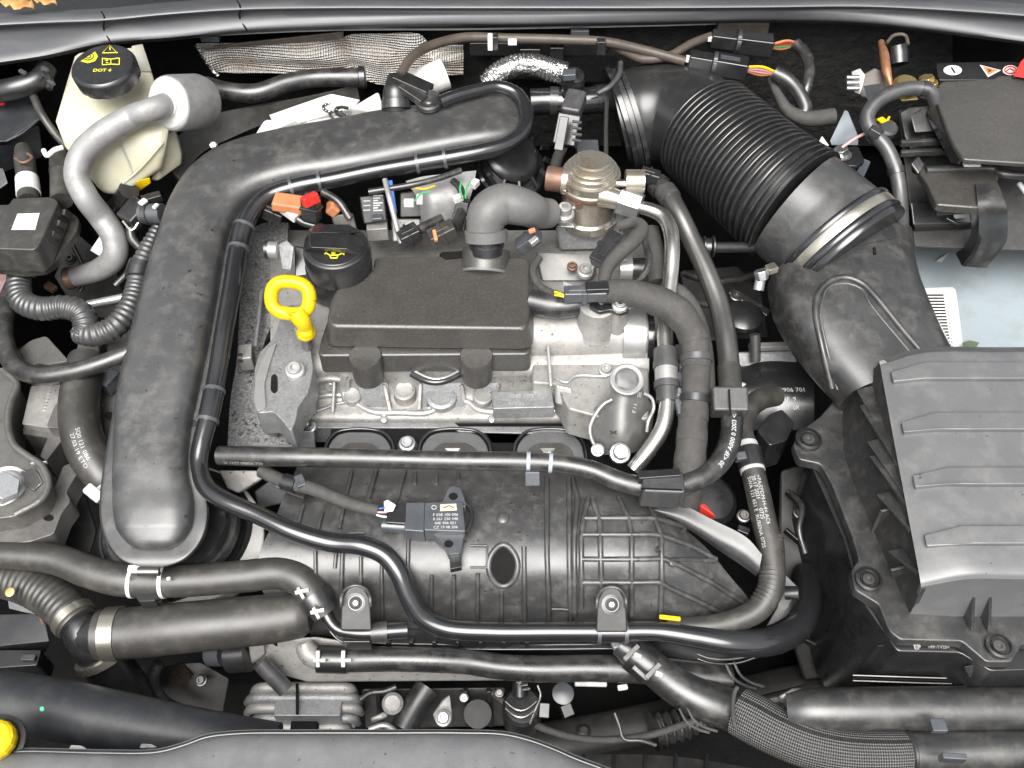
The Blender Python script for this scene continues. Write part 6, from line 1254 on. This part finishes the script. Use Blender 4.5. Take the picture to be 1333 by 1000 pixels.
# ---------------------------------------------------------------- front edge
lk = thing('lock_carrier', 'smooth grey front panel along the bottom of the engine bay', 'panel', (450, 990, -.1))
tp = [(-40, 982), (40, 980), (130, 982), (205, 981), (240, 972), (268, 962), (310, 957), (400, 956), (500, 956), (600, 956), (655, 958), (690, 966), (720, 977), (750, 990), (790, 1005), (850, 1030)]
sheet('panel_skin', [[(x, y + 1, -.07) for x, y in tp], [(x, y, -.06) for x, y in tp], [(x, y + 8, -.057) for x, y in tp], [(x, y + 40, -.057) for x, y in tp], [(x, y + 120, -.06) for x, y in tp]], slam_m, lk, su=4, sv=4, thick=.004)
tube('edge_seal', [(x, y - 2, -.062) for x, y in tp], 2.8, dark_pl, lk, seg=10)
rod('small_stud', (600, 992, -.056), (600, 991, -.055), 7, slam_m, lk) if False else None
bp_ = tag(tube('air_guide_tube', [(-40, 908, -.13), (60, 922, -.13), (160, 940, -.13), (260, 958, -.13), (360, 972, -.135)], [40, 39, 37, 34, 30], navy, seg=36), 'wide blue black tube slanting behind the front panel with a green dot', 'tube')
decal('green_dot', bp_, ringpts(55, 923, 3.2, 3.2, 10)[:-1], material('green_dot_paint', (0.1, 0.6, 0.4), 0.4), off=.0006)
yc = thing('washer_cap', 'yellow filler cap in a brown rim beside the front panel', 'cap', (5, 975, -.1))
lathe('cap', (-8, 962, -.045), (.1, -.1, 1), [(25, -14), (26, -4), (24, 2), (20, 5), (0, 6)], yellow, yc, seg=14, sharp=20); lathe('rim', (-6, 968, -.06), (.1, -.1, 1), [(34, -16), (38, -8), (37, 2), (32, 4), (28, 0), (27, -8)], rubber_b, yc)
gt = thing('radiator_support', 'dark plastic radiator support block with a moulded slot', 'support', (30, 840, -.3))
hull('block', [(-40, 800, -.2), (58, 798, -.2), (66, 835, -.21), (-40, 845, -.2), (60, 850, -.25), (-40, 850, -.3)], navy, gt, bevel=.002); prism('step', [(-40, 846), (54, 846), (48, 866), (-40, 872)], -.21, .04, dark_pl, gt, r=3); bar('slot', (28, 856, -.207), (46, 856, -.207), 8, 3, plastic, gt, bevel=.0006)
tube('white_wire', [(-8, 880, -.15), (8, 880, -.15), (20, 888, -.155)], 2, white, gt, seg=8); rod('brown_pin', (50, 798, -.17), (56, 812, -.18), 2, rust, gt)
sheet('debris_mesh', [[(10, 780, -.16), (30, 784, -.16), (56, 792, -.16)], [(12, 792, -.17), (32, 797, -.17), (60, 802, -.17)]], alu_d, gt, thick=.002); lathe('yellow_plug', (13, 771, -.115), (0, -.3, 1), [(6, -1), (6, 1), (0, 1.5)], brass, gt, seg=16)
gl = tag(hull('grille_core', [(212, 868, -.3), (240, 860, -.3), (252, 880, -.3), (236, 896, -.3), (214, 890, -.3), (230, 880, -.34)], material('brown_core', (0.012, 0.008, 0.005), 0.8, bump=1, bscale=300, bdist=.004, col2=(0.03, 0.018, 0.01), nscale=200)), 'dark brown rough core deep below the fat hose', 'core')
for x, y in ((98, 972), (190, 970)): tag(hull('bright_bracket', [(x - 10, y + 4, -.08), (x - 6, y - 3, -.08), (x + 8, y - 2, -.08), (x + 18, y + 3, -.08), (x + 4, y + 6, -.085)], white_sh if x < 150 else alu_d, bevel=.001), 'bright bracket tip just behind the front panel edge' if x < 150 else 'dull bracket tip with a tiny bolt behind the panel edge', 'bracket')

# ---------------------------------------------------------------- water drops on the wet castings
def drops(name, o, spots, parent):
    vs, fs = [], []
    for x, y, r in spots:
        c, n = hit(o, x, y); t, u, v = basis(n); R = m(r, c); k = len(vs)
        vs += [c + u * (R * math.cos(a * math.pi / 3)) + v * (R * math.sin(a * math.pi / 3)) for a in range(6)] + [c + (u * math.cos(a * math.pi / 3) + v * math.sin(a * math.pi / 3)) * R * .6 + n * R * .45 for a in range(6)] + [c + n * R * .6]
        for a in range(6): b = (a + 1) % 6; fs += [(k + a, k + b, k + 6 + b, k + 6 + a), (k + 6 + a, k + 6 + b, k + 12)]
    ob = mk(name, vs, fs, water, parent, sharp=180); ob['kind'] = 'stuff'; return ob
tsk = [c_ for c_ in tm.children if c_.name.startswith('cover_skin')][0]
drops('water_drops', tsk, [(random.uniform(300, 350), random.uniform(330, 575), random.uniform(.8, 2.4)) for _ in range(260)], tm)
drops('water_drops', head, [(random.uniform(400, 720), random.uniform(485, 545), random.uniform(.6, 1.5)) for _ in range(220)], hd)
drops('water_drops', ep, [(random.uniform(338, 400), random.uniform(400, 545), random.uniform(.6, 1.6)) for _ in range(90)], hd)
drops('water_drops', cpb, [(random.uniform(150, 300), random.uniform(300, 700), random.uniform(.5, 1.3)) for _ in range(25)], ct)
drops('water_drops', etop, [(random.uniform(440, 680), random.uniform(345, 425), random.uniform(.5, 1.6)) for _ in range(45)], ec)

# ---------------------------------------------------------------- dim things deep in the gaps
def deepthing(name, label, cat, at): return thing(name, label, cat, at)
bm_ = sheet('bulkhead_mat', [[V(x, y, .64 - .004 * (i % 2)) for i, x in enumerate((540, 680, 800, 920, 1040, 1140, 1240))] for y in (30, 70, 110, 150, 190)], material('quilted_mat', (0.02, 0.02, 0.02), 0.7, col2=(0.032, 0.031, 0.029), bump=1.0, bscale=60, bdist=.006, nscale=60, spec=0.3), su=3, sv=3, thick=.01)
tag(bm_, 'dark quilted sound mat covering the bulkhead behind the intake hose', 'mat')
for k, (x, y) in enumerate(((1010, 70), (1085, 60))): pass
sf = deepthing('subframe', 'dark steel subframe beam crossing deep below the hoses', 'subframe', (800, 950, -.42))
tube('beam', [(560, 985, -.40), (700, 968, -.39), (850, 940, -.38), (1000, 900, -.38), (1100, 880, -.38)], 26, matte_pl, sf, flat=.7)
for x, y in ((760, 952), (880, 928)): lathe('beam_bolt', (x, y, -.362), (0, 0, 1), [(9, -2), (9, 1), (5, 4), (0, 4)], steel_d, sf, seg=12)
dr = deepthing('drive_shaft', 'dark drive shaft with a ribbed rubber boot under the engine', 'drive shaft', (900, 950, -.36))
rod('shaft', (930, 930, -.33), (1090, 890, -.33), 9, steel_d, dr); tube('boot', [(850, 952, -.33), (890, 942, -.33), (932, 930, -.33)], [24, 19, 11], rubber, dr, ribs=(.010, .004, 'round'))
w1 = tag(tube('wiring_strand', [(640, 900, -.28), (690, 940, -.30), (760, 962, -.31), (840, 958, -.31), (905, 938, -.30)], 5, cloth, seg=12), 'loose taped strand sagging below the long lower hose', 'wiring loom')
hk = tag(tube('bracket_hook', [(800, 928, -.27), (806, 944, -.275), (812, 962, -.28), (834, 964, -.28), (854, 970, -.285)], 2.6, rubber_g, seg=8), 'thin bent hook bracket in the dark gap above the front panel', 'bracket')
fsn = deepthing('fan_shroud', 'black radiator fan shroud edge behind the front panel', 'shroud', (850, 1000, -.3))
sheet('shroud_rim', [[(690, 985, -.30), (780, 982, -.30), (880, 985, -.30), (980, 1000, -.30)], [(690, 1020, -.28), (780, 1020, -.28), (880, 1020, -.28), (980, 1030, -.28)]], matte_pl, fsn)
for k in range(6): bar('shroud_rib', (720 + k * 40, 984, -.297), (718 + k * 40, 1010, -.287), 4, 8, dark_pl, fsn, bevel=.0006)
gh = deepthing('gearbox_housing', 'dark ribbed gearbox housing in the gap beside the air box', 'gearbox', (1060, 780, -.35))
hull('housing', [(1014, 610, -.19), (1050, 600, -.19), (1092, 690, -.21), (1112, 800, -.25), (1104, 880, -.32), (1046, 890, -.34), (1024, 820, -.30), (1010, 720, -.24), (1060, 760, -.42)], matte_pl, gh, bevel=.006)
for a, b in (((1024, 640, -.186), (1076, 690, -.20)), ((1022, 690, -.205), (1092, 750, -.222)), ((1030, 760, -.238), (1102, 810, -.25)), ((1042, 830, -.28), (1100, 860, -.29))): bar('cast_rib', a, b, 5, 10, dark_pl, gh, bevel=.001)
for x, y, z in ((1040, 668, -.19), (1078, 740, -.212), (1072, 846, -.275)): bolt(x, y, z, 8, steel_d, gh)
tube('breather', [(1030, 642, -.17), (1044, 660, -.16), (1040, 690, -.165), (1048, 720, -.18)], 4, rubber, gh, seg=10)
ln = deepthing('gear_linkage', 'dark shift linkage and brackets in the gap beside the intake bellows', 'linkage', (940, 420, -.2))
hull('carrier', [(884, 352, -.17), (960, 345, -.17), (992, 380, -.18), (1002, 440, -.20), (900, 446, -.20), (940, 400, -.3)], matte_pl, ln, bevel=.004)
tube('shift_cable', [(890, 356, -.13), (926, 366, -.125), (970, 362, -.13), (1008, 346, -.14)], 5, rubber, ln, seg=12); tube('shift_cable', [(896, 392, -.14), (940, 400, -.13), (990, 398, -.135)], 4, rubber_g, ln, seg=12)
bar('lever', (950, 380, -.13), (1000, 410, -.14), 12, 8, steel_d, ln); bolt(958, 386, -.125, 8, steel_d, ln); bolt(975, 424, -.15, 6, zinc, ln)
for k in range(3): lathe('coupling_bead', (904 + k * 12, 321, -.018), (1, 0, 0), [(12, -2), (14, -1), (14, 1), (12, 2)], dark_pl, ln, seg=20)
lf_ = deepthing('wing_bracket', 'dark folded bracket and pipes in the gap behind the grey corrugated hoses', 'bracket', (140, 400, -.2))
hull('fold', [(96, 300, -.12), (150, 345, -.13), (170, 420, -.15), (100, 410, -.16), (70, 360, -.15), (110, 360, -.25)], matte_pl, lf_, bevel=.003)
tube('thin_pipe', [(84, 300, -.08), (100, 330, -.09), (112, 360, -.1), (104, 380, -.11)], 3, steel_d, lf_, seg=10); tube('thin_pipe', [(160, 330, -.06), (166, 352, -.07), (150, 372, -.08)], 4, rubber_g, lf_, seg=10)
bar('clip', (60, 370, -.075), (72, 378, -.08), 10, 8, rust, lf_); bolt(92, 338, -.1, 7, steel_d, lf_)
ll = deepthing('lower_support', 'dark support bracket with a pipe below the fat brown hose', 'bracket', (250, 900, -.35))
hull('plate', [(176, 868, -.30), (262, 862, -.30), (300, 884, -.31), (290, 936, -.35), (190, 930, -.35), (230, 900, -.42)], matte_pl, ll, bevel=.003)
tube('drain_pipe', [(206, 862, -.24), (200, 886, -.26), (214, 912, -.29), (250, 930, -.31)], 7, rubber, ll, seg=14); bolt(262, 886, -.295, 8, steel_d, ll); bolt(200, 905, -.305, 6, zinc, ll)
mt2 = deepthing('mount_shadow_box', 'dark box standing in for the shadow under the engine mount', 'rail', (90, 690, -.25))  # dark box added below the mount in place of its black shadow
hull('rail', [(60, 640, -.17), (110, 632, -.17), (128, 690, -.19), (120, 720, -.2), (-20, 716, -.19), (-20, 700, -.18), (60, 690, -.3)], matte_pl, mt2, bevel=.004)
# engine front: belt cover, hoses and clips seen under the lower hose
bf = deepthing('belt_cover', 'black belt cover and loose clips below the heat exchanger', 'cover', (600, 930, -.35))
hull('cover', [(468, 896, -.28), (660, 894, -.28), (664, 946, -.33), (474, 950, -.33), (560, 920, -.42)], matte_pl, bf, bevel=.004)
for x in (492, 540, 606, 636): bar('cover_rib', (x, 898, -.276), (x + 4, 944, -.322), 6, 8, dark_pl, bf, bevel=.0008)
lathe('pulley', (622, 930, -.285), (0, -.3, 1), [(18, -6), (18, -2), (15, 0), (15, 2), (18, 3), (18, 6), (8, 7), (0, 7)], matte_pl, bf, seg=30); bolt(604, 908, -.27, 6, zinc, bf); bolt(650, 902, -.268, 6, steel_d, bf)
tube('thin_hose', [(470, 910, -.265), (482, 902, -.26), (500, 900, -.258), (516, 894, -.255)], 4, rubber, bf, seg=10)
# extra casting detail on the head
for x, y, r in ((405, 505, 8), (430, 503, 7), (560, 535, 5), (640, 545, 5), (500, 545, 5), (745, 542, 6)):
    c, n = hit(head, x, y); lathe('casting_boss', c, n, [(r, -3), (r, 2), (r * .8, 3.5), (r * .4, 3), (0, 3)], (alu, alu_m)[r % 2], hd, seg=18)
for a, b, w_ in (((500, 500), (508, 536), 5), ((548, 498), (546, 534), 5), ((600, 500), (604, 522), 5), ((650, 500), (648, 508), 4), ((414, 494), (410, 540), 4), ((436, 496), (434, 538), 4)):
    p0, p1 = hit(head, *a, .001)[0], hit(head, *b, .001)[0]; bar('casting_web', p0, p1, w_, 9, alu, hd, bevel=.0012)

# ---------------------------------------------------------------- groups of look-alikes, and pieces that belong to a part
def stem(o): return o.name.split('.')[0]
GR = {'dry_leaf': 'fallen leaves', 'vacuum_pipe': 'brown pipes on the bulkhead', 'hose_stub': 'hose stubs above the valve box', 'corrugated_hose': 'grey corrugated hoses', 'radiator_hose': 'brown hoses at the front corner', 'fuel_connector': 'plugs behind the engine cover',
      'coil_connector': 'plugs behind the engine cover', 'bulkhead_connector': 'twin plugs at the bulkhead', 'wiring_loom': 'taped wiring looms', 'thin_lead': 'thin leads beside the pump', 'bright_bracket': 'bracket tips behind the front panel'}
SUB = {'lid_screw': 'screw_cup', 'lid_bar': 'lid', 'side_rib': 'lid_side', 'front_fin': 'lid_front', 'port_shade_patch': 'manifold_shell', 'port_rim': 'manifold_shell', 'nub': 'manifold_shell', 'rib': ('manifold_shell', 'plenum_shell', 'flange'), 'socket_star': 'fixing_tab', 'tab_collar': 'fixing_tab',
       'tab_washer': 'fixing_tab', 'port_seal': 'port_frame', 'pale_key': 'port_frame', 'print_line': 'case', 'brand_plate': 'case', 'printed_mark': 'case', 'bar_code': 'paper_label', 'ear_hole': 'ear', 'latch': 'plug_body', 'plug_collar': 'plug_body', 'oil_symbol': 'cap_face', 'eye_ring': 'shield_plate',
       'rim': 'shield_plate', 'stamp': 'shield_plate', 'casting_rib': 'cam_cover', 'casting_web': 'cam_cover', 'casting_boss': 'cam_cover', 'cast_pocket': 'cam_cover', 'screw_boss': 'cam_cover', 'keyhole': 'end_plate', 'duct_groove': 'inlet_duct', 'flange_lug': 'flange_web', 'minus_sticker': 'rear_ledge',
       'warning_sticker': 'rear_ledge', 'goggles_sticker': 'rear_ledge', 'neck_lip': 'neck_housing', 'pipe_bead': 'silencer', 'silencer_face': 'silencer', 'mould_line': 'tank_body', 'wire': ('plug_body', 'socket'), 'cuff_bead': 'cuff', 'arm_rim': 'support_arm', 'arm_hollow': 'support_arm', 'arm_web': 'support_arm',
       'shroud_rib': 'shroud_rim', 'cast_rib': 'housing', 'cover_rib': 'cover', 'beam_bolt': 'beam', 'stud_hole': 'stud_boss', 'port_plug': 'port_boss', 'lug_hole': 'lug', 'plate_lip': 'plate', 'plate_edge': 'plate'}
def centre(o):
    c = [Vector(v) for v in o.bound_box]; return sum(c, Vector()) / 8
for root in [o for o in list(COL.objects) if o.parent is None]:
    if stem(root) in GR: root['group'] = GR[stem(root)]
    if root.type != 'EMPTY': continue
    kids = list(root.children)
    for k in kids:
        want = SUB.get(stem(k))
        if not want: continue
        want = (want,) if isinstance(want, str) else want
        cand = [q for q in kids if stem(q) in want]
        if cand:
            q = min(cand, key=lambda q: (centre(q) - centre(k)).length)
            k.parent = q; k.matrix_parent_inverse = Matrix.Identity(4)
